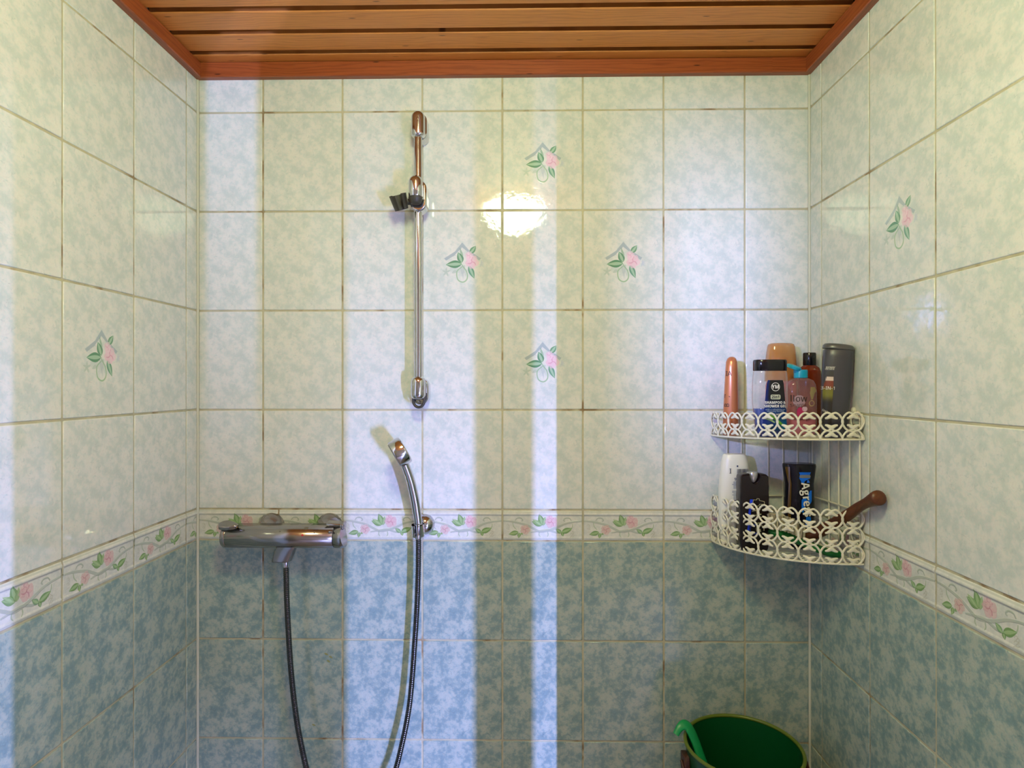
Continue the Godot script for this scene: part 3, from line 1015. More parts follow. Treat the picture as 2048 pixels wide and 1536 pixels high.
# ---------------------------------------------------------------- hand shower, its wall holder and the hose
func build_shower() -> void:
	var h := thing("wall_holder", "round chrome wall holder under the hand shower head", "holder", Vector3(-0.2455, 1.0490, 0))
	h.set_meta("label", "small round chrome holder gripping the hand shower at the wall border")
	part("wall_plate", lathe_to([[0.0, 0.0], [0.0262, 0.0], [0.0262, 0.003], [0.0235, 0.011], [0.016, 0.018], [0.010, 0.022], [0.0, 0.022]], Vector3(0, 0, 0.0012), Vector3.BACK, 36), M.chrome, h)
	var fork := []
	for e in [-0.013, 0.016]:
		var r := PackedVector3Array()
		for k in 17:
			var a := deg_to_rad(-60.0 + 300.0 * k / 16.0) 
			r.append(Vector3(cos(a) * 0.0155, e, -sin(a) * 0.0155))
		for k in range(16, -1, -1):
			var a := deg_to_rad(-60.0 + 300.0 * k / 16.0)
			r.append(Vector3(cos(a) * 0.0122, e, -sin(a) * 0.0122))
		fork.append(r)
	part("fork", Geo.new().loft(fork, false, false, [], true), M.chrome, h, Transform3D(Basis.from_euler(Vector3(0.1, 0, 0.06)), Vector3(-0.0085, -0.006, 0.046)))
	part("neck", line(Vector3(-0.002, -0.002, 0.018), Vector3(-0.007, -0.004, 0.034), 0.0085, 16), M.chrome, h)
	# hand shower
	var foot := Vector3(-0.2545, 1.050, 0.047)
	var hs := thing("hand_shower", "chrome hand shower with round head resting in the wall holder", "shower head", foot)
	var hp := curve([Vector3(-0.2538, 1.062, 0.0468), Vector3(-0.2560, 1.085, 0.049), Vector3(-0.2612, 1.125, 0.0545), Vector3(-0.2700, 1.170, 0.063), Vector3(-0.2820, 1.212, 0.075), Vector3(-0.2862, 1.224, 0.079)], 6)
	var rad := []
	for i in hp.size():
		hp[i] -= foot
		var f := float(i) / (hp.size() - 1)
		rad.append(0.0098 + 0.0016 * sin(PI * f) - 0.0008 * f)
	part("handle", tube(hp, rad, 20), M.chrome, hs)
	part("cone", lathe_to([[0.0, 0.0], [0.0072, 0.0], [0.0086, 0.004], [0.0115, 0.024], [0.0112, 0.026], [0.0, 0.026]], Vector3(0.0002, -0.016, -0.001), Vector3(0.03, 1, 0.03), 24), M.chrome, hs)
	var n := Vector3(-0.83, -0.50, 0.26).normalized()
	var hd := part("head", lathe_to([[0.0, -0.018], [0.0310, -0.018], [0.0332, -0.0160], [0.0340, -0.0135], [0.0340, 0.0095], [0.0330, 0.0115], [0.0, 0.0115]], Vector3(-0.2935, 1.2375, 0.0865) - foot, n, 44), M.chrome, hs)
	part("spray_face", lathe_to([[0.0, 0.0], [0.0300, 0.0], [0.0285, 0.0014], [0.0, 0.0018]], Vector3(-0.2935, 1.2375, 0.0865) - foot + n * 0.0114, n, 36), mat(c8(150, 146, 132), 0.45, 0.0, "spray_plate"), hd)
	# hose
	var pts := [Vector3(-0.2538, 1.034, 0.0458), Vector3(-0.2535, 1.00, 0.045), Vector3(-0.2545, 0.94, 0.0435), Vector3(-0.2580, 0.85, 0.042), Vector3(-0.2640, 0.76, 0.041), Vector3(-0.2690, 0.69, 0.041), Vector3(-0.2770, 0.61, 0.042), Vector3(-0.2920, 0.53, 0.045), Vector3(-0.3150, 0.445, 0.050), Vector3(-0.3600, 0.368, 0.055), Vector3(-0.4150, 0.338, 0.058), Vector3(-0.4700, 0.362, 0.058), Vector3(-0.5150, 0.435, 0.056), Vector3(-0.5400, 0.535, 0.056), Vector3(-0.5520, 0.61, 0.057), Vector3(-0.5610, 0.70, 0.059), Vector3(-0.5665, 0.79, 0.061), Vector3(-0.5705, 0.89, 0.063), Vector3(-0.5720, 0.973, 0.064)]
	var base := curve(pts, 8)
	# even steps along the path, the radius waving once per coil of the steel strip
	var fine := PackedVector3Array()
	var rr := []
	var step := 0.00115
	var left := 0.0
	for i in base.size() - 1:
		var d := base[i].distance_to(base[i + 1])
		while left < d:
			fine.append(base[i].lerp(base[i + 1], left / d))
			var ph := rr.size() % 4
			rr.append([0.0060, 0.0070, 0.0070, 0.0063][ph])
			left += step
		left -= d
	var org := Vector3(-0.415, 0.338, 0.058)
	for i in fine.size():
		fine[i] -= org
	var ho := thing("shower_hose", "dark steel spiral shower hose hanging in a loop from the mixer", "hose", org)
	part("coil", tube(fine, rr, 10), M.hose, ho)
	part("nut", lathe([[0.0, 0.0], [0.0078, 0.0], [0.0088, 0.002], [0.0088, 0.014], [0.0, 0.014]], 24), M.chrome, ho, at(Vector3(-0.5720, 0.9585, 0.064) - org))
	part("nut", lathe([[0.0, 0.0], [0.0074, 0.0], [0.0082, 0.002], [0.0082, 0.012], [0.0, 0.012]], 24), M.chrome, ho, at(Vector3(-0.2538, 1.0225, 0.0457) - org))

# ---------------------------------------------------------------- corner shelf
const SR := 0.2415
const SC := Vector3(0.7135, 0.0, 0.0035)
const UP_FLOOR := 1.2790
const LOW_FLOOR := 1.0180

func lift(x: float, z: float) -> float:   # the shelf hangs a little out of true
	return 0.016 * (x - 0.6) + 0.030 * (z - 0.12)

func scroll(half: bool) -> ArrayMesh:
	var R := 0.0208
	var o := Geo.new()
	var full := [Vector3(0, .76, 0), Vector3(-.17, .85, 0), Vector3(-.40, .91, 0), Vector3(-.70, .71, 0), Vector3(-.95, .30, 0), Vector3(-1.02, 0, 0)]
	if not half:
		full += [Vector3(-.95, -.30, 0), Vector3(-.70, -.71, 0), Vector3(-.40, -.91, 0), Vector3(-.17, -.85, 0), Vector3(0, -.76, 0)]
	for mx in [1.0, -1.0]:
		var p := []
		for q in full:
			p.append(Vector3(q.x * mx, q.y, 0) * R)
		o.add(tube(curve(p, 4), 0.0022, 8, 0.8))
		for my in ([1.0] if half else [1.0, -1.0]):
			var wg := curve([Vector3(0, .60 * my, 0) * R, Vector3(-.18 * mx, .49 * my, 0) * R, Vector3(-.37 * mx, .38 * my, 0) * R, Vector3(-.57 * mx, .34 * my, 0) * R], 3)
			var rd := []
			for i in wg.size():
				rd.append(0.0052 - 0.0034 * pow(float(i) / (wg.size() - 1), 0.9))
			o.add(tube(wg, rd, 8, 0.45))
			if mx > 0:
				o.add(tube(curve([Vector3(0, .84 * my, 0) * R, Vector3(0, .62 * my, 0) * R, Vector3(0, .40 * my, 0) * R], 3), [0.0024, 0.0036, 0.0046, 0.0048, 0.0046, 0.0036, 0.0018], 8, 0.45))
	return o.mesh()

func build_corner_shelf() -> void:
	var s := thing("corner_shelf", "cream wire corner shelf with two scrollwork baskets on the right", "shelf", Vector3(0.62, LOW_FLOOR, 0.1))
	var org := s.position
	var full := scroll(false)
	var half := scroll(true)
	var arc := func(r: float, y: float, ext := 0.0) -> PackedVector3Array:
		var p := PackedVector3Array()
		for k in 37:
			var a := deg_to_rad(90.0 * k / 36.0)
			var q := SC + Vector3(-cos(a) * r, 0, sin(a) * r)
			p.append(Vector3(q.x, y + lift(q.x, q.z), q.z) - org)
		return p
	for b in [["basket", UP_FLOOR, 1.5], ["basket", LOW_FLOOR, 3.0]]:
		var y: float = b[1]
		var g := Geo.new()
		# rim at the foot of the fence, the frame along both walls
		g.add(tube(arc.call(SR, y), 0.0022, 8))
		var cw := func(x: float, yy: float, z: float) -> Vector3:
			return Vector3(x, yy + lift(x, z), z) - org
		var xa := SC.x - SR
		var zb := SC.z + SR
		g.add(line(cw.call(xa, y, 0.006), cw.call(XR - 0.006, y, 0.006), 0.0022))
		g.add(line(cw.call(XR - 0.006, y, 0.006), cw.call(XR - 0.006, y, zb), 0.0022))
		var top := y + (0.0567 if b[2] < 2 else 0.113)
		g.add(line(cw.call(xa, top - 0.004, 0.006), cw.call(XR - 0.006, top - 0.004, 0.006), 0.0020))
		g.add(line(cw.call(XR - 0.006, top - 0.004, 0.006), cw.call(XR - 0.006, top - 0.004, zb), 0.0020))
		var body := part("basket", g, M.cream, s)
		# floor wires: many across, two along
		for k in 15:
			var z := 0.016 + 0.0155 * k
			if z < zb - 0.004:
				var xx := SC.x - sqrt(maxf(0.0, SR * SR - pow(z - SC.z, 2.0)))
				part("floor_wire", line(cw.call(xx, y + 0.0008, z), cw.call(XR - 0.006, y + 0.0008, z), 0.0014, 6), M.cream, body)
		for x in [0.545, 0.63]:
			part("floor_wire", line(cw.call(x, y - 0.0015, 0.006), cw.call(x, y - 0.0015, SC.z + sqrt(SR * SR - pow(SC.x - x, 2.0))), 0.0016, 6), M.cream, body)
		# the scrolls of the fence
		for k in 10:
			for row in (2 if b[2] < 2 else 3):
				var a := deg_to_rad(10.0 * k + 5.0)
				var q := SC + Vector3(-cos(a) * SR, 0, sin(a) * SR)
				var face := a - PI / 2 
				var sx := 1.03
				if k == 9:
					q = Vector3(XR - 0.0065, 0, zb - 0.021)
					face = PI / 2
				var cy := (y + 0.0378 - 0.0378 * row) if b[2] < 2 else (y + 0.0945 - 0.0378 * row)
				var m := half if (b[2] < 2 and row == 1) else full
				part("scroll", m, M.cream, body, Transform3D(Basis(Vector3.UP, face).scaled_local(Vector3(sx, 1, 1)), Vector3(q.x, cy + lift(q.x, q.z), q.z) - org))
	# uprights between the baskets
	for u in [[0.5095, 0.006], [0.545, 0.006], [0.6105, 0.006], [0.647, 0.006], [0.683, 0.006], [XR - 0.006, 0.026], [XR - 0.006, 0.106], [XR - 0.006, 0.150], [XR - 0.006, 0.196], [XR - 0.006, 0.236]]:
		var yt := UP_FLOOR + 0.05
		part("upright", line(Vector3(u[0], LOW_FLOOR + lift(u[0], u[1]), u[1]) - org, Vector3(u[0], yt + lift(u[0], u[1]), u[1]) - org, 0.0019), M.cream, s)
	part("fixing_screw", lathe_to([[0.0, 0.0], [0.0075, 0.0], [0.0078, 0.003], [0.005, 0.006], [0.0, 0.0068]], Vector3.ZERO, Vector3.LEFT, 18), M.cream, s, at(Vector3(XR - 0.001, UP_FLOOR + 0.064, 0.205) - org))

# ---------------------------------------------------------------- bottles
func clear(c: Color, a: float, called: String) -> StandardMaterial3D:
	var m := mat(Color(c.r, c.g, c.b, a), 0.06, 0.0, called)
	m.transparency = BaseMaterial3D.TRANSPARENCY_ALPHA
	return m

func stand(x: float, z: float, floor_y: float) -> Vector3:
	return Vector3(x, floor_y + lift(x, z) + 0.0026, z)

func build_upper_bottles() -> void:
	var ink := mat(c8(52, 38, 30), 0.5, 0.0, "ink")
	# copper tube
	var a := thing("shampoo_tube", "slim copper coloured tube standing at the left of upper basket", "bottle", stand(0.502, 0.052, UP_FLOOR))
	var copper := mat(c8(196, 122, 78), 0.28, 0.35, "copper_plastic")
	part("body", bottle([[0.0, 0.0165, 0.012, 2.2], [0.002, 0.0178, 0.013, 2.2], [0.02, 0.018, 0.014, 2.3], [0.10, 0.0158, 0.0165, 2.5], [0.160, 0.0138, 0.0165, 2.4], [0.176, 0.0128, 0.0150, 2.3], [0.184, 0.0100, 0.0115, 2.2], [0.188, 0.0058, 0.0065, 2.0], [0.1890, 0.0001, 0.0001, 2.0]]), copper, a, at(Vector3.ZERO, Vector3(0, -28, -1)))
	part("lettering", wrap_on(text_geo("IA", 0.012), at(Vector3(-0.004, 0.148, 0), Vector3(0, 0, 0)), 0.0155, 0.0165, 2.4), ink, a, at(Vector3.ZERO, Vector3(0, -28, -1)))
	part("lettering", wrap_on(text_geo("7", 0.014), at(Vector3(-0.006, 0.094, 0), Vector3(0, 0, 90)), 0.0165, 0.0165, 2.4), ink, a, at(Vector3.ZERO, Vector3(0, -28, -1)))
	part("lettering", wrap_on(text_geo("B", 0.012), at(Vector3(-0.007, 0.072, 0), Vector3(0, 0, 90)), 0.0170, 0.0162, 2.4), ink, a, at(Vector3.ZERO, Vector3(0, -28, -1)))
	# gold capped bottle at the back
	var b := thing("conditioner_bottle", "pink bottle with tall clear amber cap behind the blue bottle", "bottle", stand(0.630, 0.036, UP_FLOOR))
	var pinkish := mat(c8(226, 130, 118), 0.25, 0.0, "pink_plastic")
	part("body", bottle([[0.0, 0.028, 0.018, 2.4], [0.003, 0.032, 0.021, 2.4], [0.08, 0.036, 0.022, 2.4], [0.118, 0.036, 0.022, 2.3], [0.140, 0.030, 0.018, 2.2], [0.150, 0.018, 0.014, 2.0], [0.184, 0.018, 0.014, 2.0], [0.186, 0.016, 0.012, 2.0]]), pinkish, b)
	part("cap", bottle([[0.128, 0.0385, 0.0240, 2.5], [0.150, 0.0375, 0.0235, 2.5], [0.190, 0.0350, 0.0220, 2.5], [0.212, 0.0322, 0.0200, 2.5], [0.2180, 0.0300, 0.0180, 2.4], [0.2205, 0.0250, 0.0140, 2.3]], 32, false), clear(c8(196, 134, 66), 0.62, "amber_cap"), b)
	# two-in-one bottle: clear shell, blue filling, dark front label, black cap
	var c := thing("shampoo_bottle", "clear bottle of blue shampoo with black cap and dark front label", "bottle", stand(0.5600, 0.143, UP_FLOOR))
	var sh := [[0.0, 0.028, 0.016, 2.6], [0.003, 0.031, 0.019, 2.6], [0.03, 0.034, 0.021, 2.6], [0.08, 0.0385, 0.0235, 2.6], [0.120, 0.0380, 0.0230, 2.6], [0.146, 0.0362, 0.0215, 2.6], [0.150, 0.034, 0.020, 2.6]]
	part("shell", bottle(sh, 36), clear(c8(214, 214, 196), 0.08, "clear_shell"), c)
	part("shampoo", bottle([[0.001, 0.026, 0.014, 2.6], [0.004, 0.0295, 0.0175, 2.6], [0.03, 0.0325, 0.0195, 2.6], [0.062, 0.0358, 0.0216, 2.6], [0.064, 0.0355, 0.0214, 2.6]], 36), mat(c8(0, 52, 150), 0.12, 0.0, "blue_liquid"), c)
	part("cap", bottle([[0.149, 0.0350, 0.0215, 2.8], [0.150, 0.0358, 0.0222, 2.8], [0.171, 0.0358, 0.0222, 2.8], [0.174, 0.0345, 0.0210, 2.8]], 36), M.black, c)
	var front := func(g: Geo, x: Transform3D, proud: float) -> Geo:
		return wrap_on(g, x, 0.0385, 0.0236, 2.6, proud)
	var lab := []
	for k in 15:
		var f := k / 14.0
		var w0 := lerpf(0.0185, 0.0285, f)
		if k == 0: w0 = 0.0165
		lab.append([0.128 - 0.112 * f, -w0 + 0.003, w0 + 0.003])
	var li := Image.create_empty(64, 128, false, Image.FORMAT_RGB8)
	for y in 128:
		for x in 64:
			var f := y / 127.0
			var cc := c8(18, 14, 22).lerp(c8(12, 52, 112), sstep(0.30, 0.62, f)).lerp(c8(16, 110, 150), sstep(0.68, 0.92, f) * sstep(20, 60, x))
			cc = cc.lerp(c8(10, 38, 120), (1.0 - sstep(2, 14, x)) * 0.8)
			li.set_pixel(x, y, cc)
	stroke(li, [Vector2(6, 94), Vector2(20, 92), Vector2(34, 100), Vector2(48, 112), Vector2(60, 120)], 7, c8(120, 190, 60), 0.95)
	stroke(li, [Vector2(4, 98), Vector2(16, 100), Vector2(30, 108)], 5, c8(200, 230, 130), 0.9)
	leaf(li, Vector2(6, 92), Vector2(22, 84), 0.3, c8(110, 180, 60), c8(190, 225, 110), 0.95)
	var lm := mat(Color.WHITE, 0.2, 0.0, "bottle_label")
	lm.albedo_texture = ImageTexture.create_from_image(li)
	var lb := part("label", front.call(patch(lab, 14), Transform3D(), 0.0004), lm, c)
	part("emblem", front.call(hoop(0.0095, 0.0011), at(Vector3(0.003, 0.113, 0)), 0.0008), M.white, lb)
	part("emblem", front.call(text_geo("YM", 0.0085, 0.0004, 700), at(Vector3(0.003, 0.1130, 0)), 0.0008), M.white, lb)
	part("badge", front.call(slab(rrect(0.022, 0.0105, 0.003), 0.0, 0.0004, 0.0001), at(Vector3(0.003, 0.0905, 0)), 0.0008), mat(c8(196, 200, 170), 0.4, 0.0, "badge"), lb)
	part("lettering", front.call(text_geo("2in1", 0.0068, 0.0004, 700), at(Vector3(0.003, 0.0905, 0)), 0.0014), mat(c8(24, 24, 34), 0.5, 0.0, "dark_ink"), lb)
	part("lettering", front.call(text_geo("SHAMPOO &", 0.0060, 0.0004, 700), at(Vector3(0.003, 0.0780, 0)), 0.0009), M.white, lb)
	part("lettering", front.call(text_geo("SHOWER GEL", 0.0060, 0.0004, 700), at(Vector3(0.003, 0.0700, 0)), 0.0009), M.white, lb)
	part("lettering", front.call(text_geo("with a refreshing gel", 0.0030), at(Vector3(0.003, 0.0625, 0)), 0.0009), mat(c8(150, 170, 200), 0.5, 0.0, "pale_ink"), lb)
	part("lettering", front.call(text_geo("cleansing formula", 0.0030), at(Vector3(0.003, 0.0588, 0)), 0.0009), mat(c8(150, 170, 200), 0.5, 0.0, "pale_ink"), lb)
	part("lettering", front.call(text_geo("FOR MEN", 0.0042), at(Vector3(0.004, 0.0515, 0)), 0.0009), M.white, lb)
	# pink clear bottle with turquoise flip cap
	var d := thing("shower_gel_bottle", "clear pink bottle with open turquoise flip cap on the upper basket", "bottle", stand(0.647, 0.104, UP_FLOOR))
	var pk := [[0.0, 0.029, 0.015, 2.8], [0.003, 0.0325, 0.0185, 2.8], [0.02, 0.0345, 0.020, 2.8], [0.100, 0.0345, 0.020, 2.8], [0.118, 0.0325, 0.0185, 2.7], [0.127, 0.028, 0.0165, 2.5], [0.1315, 0.020, 0.013, 2.3], [0.1335, 0.013, 0.011, 2.0], [0.137, 0.0125, 0.0105, 2.0]]
	part("shell", bottle(pk, 36), clear(c8(206, 150, 146), 0.22, "pink_shell"), d)
	part("filling", bottle([[0.001, 0.027, 0.013, 2.8], [0.004, 0.0308, 0.0168, 2.8], [0.02, 0.0328, 0.0183, 2.8], [0.040, 0.0328, 0.0183, 2.8], [0.041, 0.0320, 0.0175, 2.8]], 36), clear(c8(226, 120, 140), 0.72, "pink_liquid"), d)
	var tq := mat(c8(32, 170, 204), 0.32, 0.0, "turquoise_plastic")
	var cp := part("cap", bottle([[0.1330, 0.0140, 0.0125, 2.2], [0.1340, 0.0150, 0.0135, 2.2], [0.1500, 0.0150, 0.0135, 2.2], [0.1520, 0.0140, 0.0125, 2.2]], 28), tq, d)
	part("flip_lid", bottle([[0.0, 0.0150, 0.0130, 2.2], [0.001, 0.0165, 0.0142, 2.2], [0.006, 0.0165, 0.0142, 2.2], [0.008, 0.0140, 0.0120, 2.2]], 28), tq, cp, at(Vector3(-0.0180, 0.1545, 0.002), Vector3(16, 0, -17)))
	part("lid_hinge", rbox(Vector3(0.010, 0.012, 0.012), 0.002), tq, cp, at(Vector3(-0.0100, 0.1490, 0.0)))
	var pf := func(g: Geo, x: Transform3D, proud: float) -> Geo:
		return wrap_on(g, x, 0.0346, 0.0201, 2.8, proud)
	part("lettering", pf.call(text_geo("llow", 0.0150), at(Vector3(-0.013, 0.0855, 0)), 0.0004), ink, d)
	part("lettering", pf.call(text_geo("seants", 0.0090), at(Vector3(-0.014, 0.0710, 0)), 0.0004), mat(c8(96, 66, 66), 0.5, 0.0, "soft_ink"), d)
	part("lettering", pf.call(text_geo("shower gel", 0.0058), at(Vector3(-0.006, 0.0390, 0)), 0.0004), ink, d)
	part("rose_print", pf.call(disc(0.0100).moved(Transform3D().scaled(Vector3(0.8, 1.2, 1))), at(Vector3(-0.010, 0.0540, 0)), 0.0003), mat(c8(196, 52, 100), 0.4, 0.0, "rose_print"), d)
	part("rose_print", pf.call(disc(0.0060), at(Vector3(0.000, 0.0620, 0)), 0.0003), mat(c8(236, 200, 206), 0.4, 0.0, "pale_print"), d)
	part("round_label", pf.call(disc(0.0135), at(Vector3(-0.012, 0.0800, 0)), 0.0002), clear(c8(220, 190, 200), 0.55, "pale_label"), d)
	part("gold_print", pf.call(hoop(0.0072, 0.0022), at(Vector3(0.0165, 0.0750, 0)), 0.0003), mat(c8(196, 170, 120), 0.4, 0.2, "gold_print"), d)
	part("gold_print", pf.call(patch([[0.112, 0.0135, 0.024], [0.104, 0.0130, 0.030], [0.098, 0.0120, 0.024], [0.084, 0.0150, 0.019]], 5), Transform3D(), 0.0003), mat(c8(190, 170, 120), 0.4, 0.2, "gold_print"), d)
	# amber bottle with black cap
	var e := thing("oil_bottle", "dark amber bottle with black cap between the pink and grey bottles", "bottle", stand(0.6880, 0.060, UP_FLOOR))
	part("body", bottle([[0.0, 0.020, 0.016, 2.6], [0.003, 0.0235, 0.019, 2.6], [0.10, 0.0245, 0.020, 2.6], [0.150, 0.0240, 0.0195, 2.6], [0.158, 0.0215, 0.018, 2.5], [0.163, 0.0160, 0.0150, 2.2], [0.165, 0.0135, 0.0135, 2.0]]), mat(c8(112, 40, 14), 0.10, 0.0, "amber_plastic"), e)
	part("cap", lathe([[0.0, 0.164], [0.0140, 0.164], [0.0148, 0.166], [0.0146, 0.192], [0.0135, 0.1945], [0.0, 0.195]], 30), M.black, e)
	# dark grey bottle, leaning
	var f := thing("grey_bottle", "tall dark grey bottle leaning at the right of upper basket", "bottle", stand(0.6760, 0.196, UP_FLOOR))
	var lean := Transform3D(Basis.from_euler(Vector3(-1.5, -22, -3.0) * PI / 180.0).scaled_local(Vector3(0.94, 0.95, 0.94)), Vector3.ZERO)
	var grey := mat(c8(66, 66, 74), 0.34, 0.0, "grey_plastic")
	var fb := part("body", bottle([[0.0, 0.0235, 0.016, 2.6], [0.003, 0.0260, 0.0185, 2.6], [0.06, 0.0288, 0.0200, 2.6], [0.130, 0.0318, 0.0215, 2.6], [0.184, 0.0325, 0.0220, 2.6], [0.186, 0.0322, 0.0217, 2.6], [0.198, 0.0318, 0.0212, 2.6], [0.200, 0.0300, 0.0200, 2.6]], 36), grey, f, lean)
	part("cap", bottle([[0.0, 0.0318, 0.0210, 2.6], [0.001, 0.0328, 0.0220, 2.6], [0.007, 0.0328, 0.0220, 2.6], [0.0115, 0.0290, 0.0190, 2.4], [0.0130, 0.020, 0.013, 2.2]], 36), mat(c8(84, 84, 86), 0.28, 0.0, "grey_cap"), f, lean * at(Vector3(-0.001, 0.2005, 0), Vector3(0, 0, -4)))
	var gf := func(g: Geo, x: Transform3D, proud: float) -> Geo:
		return wrap_on(g, x, 0.0305, 0.0208, 2.6, proud)
	var gi := Image.create_empty(32, 128, false, Image.FORMAT_RGB8)
	for y in 128:
		for x in 32:
			var k := y / 127.0
			var cc := c8(62, 60, 58).lerp(c8(130, 60, 40), sstep(0.1, 0.2, k)).lerp(c8(120, 116, 30), sstep(0.34, 0.46, k)).lerp(c8(40, 34, 30), sstep(0.52, 0.7, k))
			if k > 0.14 and k < 0.24: cc = c8(214, 196, 184)
			gi.set_pixel(x, y, cc)
	var gm := mat(Color.WHITE, 0.35, 0.0, "grey_bottle_label")
	gm.albedo_texture = ImageTexture.create_from_image(gi)
	var gl := part("label", gf.call(patch([[0.150, -0.029, -0.009], [0.120, -0.029, -0.008], [0.080, -0.028, -0.008], [0.030, -0.026, -0.008]], 8), Transform3D(), 0.0012), gm, fb)
	part("lettering", gf.call(text_geo("3-IN-1", 0.0078), at(Vector3(-0.0180, 0.1115, 0)), 0.0022), M.white, gl)
	part("lettering", gf.call(text_geo("power", 0.0050), at(Vector3(-0.0155, 0.1590, 0)), 0.0018), M.white, gl)
	part("lettering", gf.call(text_geo("FOR MEN", 0.0034), at(Vector3(-0.0180, 0.1545, 0)), 0.0018), M.white, gl)
	part("lettering", gf.call(text_geo("SHOWER", 0.0050), at(Vector3(-0.0160, 0.0560, 0), Vector3(0, 0, -25)), 0.0022), M.white, gl)

func build_lower_bottles() -> void:
	# white bottle, back label to the viewer
	var a := thing("lotion_bottle", "white bottle with barcode at the left of the lower basket", "bottle", stand(0.5135, 0.052, LOW_FLOOR))
	var w := mat(c8(228, 226, 208), 0.32, 0.0, "white_plastic")
	var tilt := at(Vector3.ZERO, Vector3(0, 0, 0.5))
	var ab := part("body", bottle([[0.0, 0.030, 0.016, 2.4], [0.003, 0.034, 0.019, 2.4], [0.06, 0.0385, 0.022, 2.4], [0.12, 0.0385, 0.022, 2.4], [0.165, 0.0355, 0.0205, 2.4], [0.200, 0.0305, 0.0180, 2.5], [0.2120, 0.0275, 0.0165, 2.5], [0.2155, 0.0245, 0.0140, 2.4]], 36), w, a, tilt)
	var navy := mat(c8(40, 50, 92), 0.5, 0.0, "navy_print")
	var greyp := mat(c8(140, 146, 156), 0.5, 0.0, "grey_print")
	var af := func(g: Geo, x: Transform3D, proud := 0.0004) -> Geo:
		return wrap_on(g, x, 0.0384, 0.0220, 2.4, proud)
	rng.seed = 4
	var bars := Geo.new()
	var bx := -0.002
	while bx < 0.027:
		var bw: float = [0.0005, 0.0009, 0.0014][rng.randi() % 3]
		bars.add(af.call(patch([[0.182, bx, bx + bw], [0.164, bx, bx + bw]], 1), Transform3D()))
		bx += bw + [0.0006, 0.0010][rng.randi() % 2]
	part("barcode", bars, navy, ab)
	part("print_square", af.call(patch([[0.1905, -0.0022, 0.0012], [0.1872, -0.0022, 0.0012]], 1), Transform3D()), navy, ab)
	var lines := Geo.new()
	var ly := 0.152
	for k in 14:
		var x0 := -0.0135 + 0.003 * (rng.randi() % 2)
		lines.add(af.call(patch([[ly, x0, 0.024], [ly - 0.0014, x0, 0.024]], 8), Transform3D()))
		ly -= 0.0030 if k != 5 else 0.007
	part("small_print", lines, greyp, ab)
	part("print_rule", af.call(patch([[0.1085, -0.013, 0.022], [0.1065, -0.013, 0.022]], 8), Transform3D()), navy, ab)
	part("lettering", af.call(text_geo("9", 0.007), at(Vector3(-0.006, 0.158, 0)), 0.0004), navy, ab)
	part("lettering", af.call(text_geo("I", 0.012), at(Vector3(-0.017, 0.177, 0)), 0.0004), navy, ab)
	# dark bottle with silver cap in a notch
	var b := thing("dark_gel_bottle", "black brown gel bottle with silver notch cap beside the white bottle", "bottle", stand(0.532, 0.112, LOW_FLOOR))
	var brown := mat(c8(24, 11, 15), 0.24, 0.0, "brown_black_plastic")
	var outline := PackedVector2Array()
	for p in rrect(0.0635, 0.176, 0.008, 4):
		outline.append(p + Vector2(0, 0.088))
	var body := Geo.new()
	# shoulders round a scooped notch: the outline dips at the middle of its top
	var rings := []
	for s in [[-0.017, 0.0035], [-0.0150, 0.001], [-0.011, 0.0], [0.011, 0.0], [0.0150, 0.001], [0.017, 0.0035]]:
		var r := PackedVector3Array()
		var pts := []
		for k in 5:
			var an := PI / 2 * k / 4.0
			pts.append(Vector2(0.0238 + 0.008 * cos(an), 0.167 + 0.008 * sin(an)))
		for k in 13:
			var an := PI * k / 12.0
			pts.append(Vector2(0.0125 * cos(an), 0.1765 - 0.0215 * sin(an)))
		for k in 5:
			var an := PI / 2 + PI / 2 * k / 4.0
			pts.append(Vector2(-0.0238 + 0.008 * cos(an), 0.167 + 0.008 * sin(an)))
		for k in 12:
			var yy := 0.16 - 0.0125 * k
			pts.append(Vector2(-0.0318 - 0.0010 * (k % 2) - 0.00012 * k, yy))
		pts.append(Vector2(-0.030, 0.002)); pts.append(Vector2(-0.027, 0.0)); pts.append(Vector2(0.027, 0.0)); pts.append(Vector2(0.030, 0.002))
		for k in range(11, -1, -1):
			var yy := 0.16 - 0.0125 * k
			pts.append(Vector2(0.0318 + 0.0010 * (k % 2) + 0.00012 * k, yy))
		var c := Vector2(0, 0.085)
		for p in pts:
			var q: Vector2 = p + (c - p).normalized() * s[1]
			r.append(Vector3(q.x, q.y, s[0]))
		rings.append(r)
	body.loft(rings, false, false)
	# faces of the two flat sides: fan pieces from the middle line
	for e in [rings[0], rings[-1]]:
		var idx := Geometry2D.triangulate_polygon(PackedVector2Array(Array(e).map(func(p): return Vector2(p.x, p.y))))
		var st := body.v.size()
		body.grp += 1
		for i in range(0, idx.size(), 3):
			var q := [e[idx[i]], e[idx[i + 1]], e[idx[i + 2]]]
			var nz: float = (q[1] - q[0]).cross(q[2] - q[0]).z
			if (nz > 0) == (e[0].z > 0):
				body.tri(q[0], q[2], q[1], Vector2.ZERO, Vector2.ZERO, Vector2.ZERO, body.grp)
			else:
				body.tri(q[0], q[1], q[2], Vector2.ZERO, Vector2.ZERO, Vector2.ZERO, body.grp)
	part("body", body, brown, b)
	part("cap", bottle([[0.1555, 0.004, 0.009, 2.0], [0.158, 0.0080, 0.0115, 2.0], [0.166, 0.0116, 0.0135, 2.1], [0.1760, 0.0122, 0.0140, 2.2], [0.1785, 0.0112, 0.0130, 2.2]], 24), mat(c8(196, 194, 190), 0.25, 0.7, "silver_cap"), b)
	var blue := mat(c8(30, 70, 235), 0.35, 0.0, "blue_print")
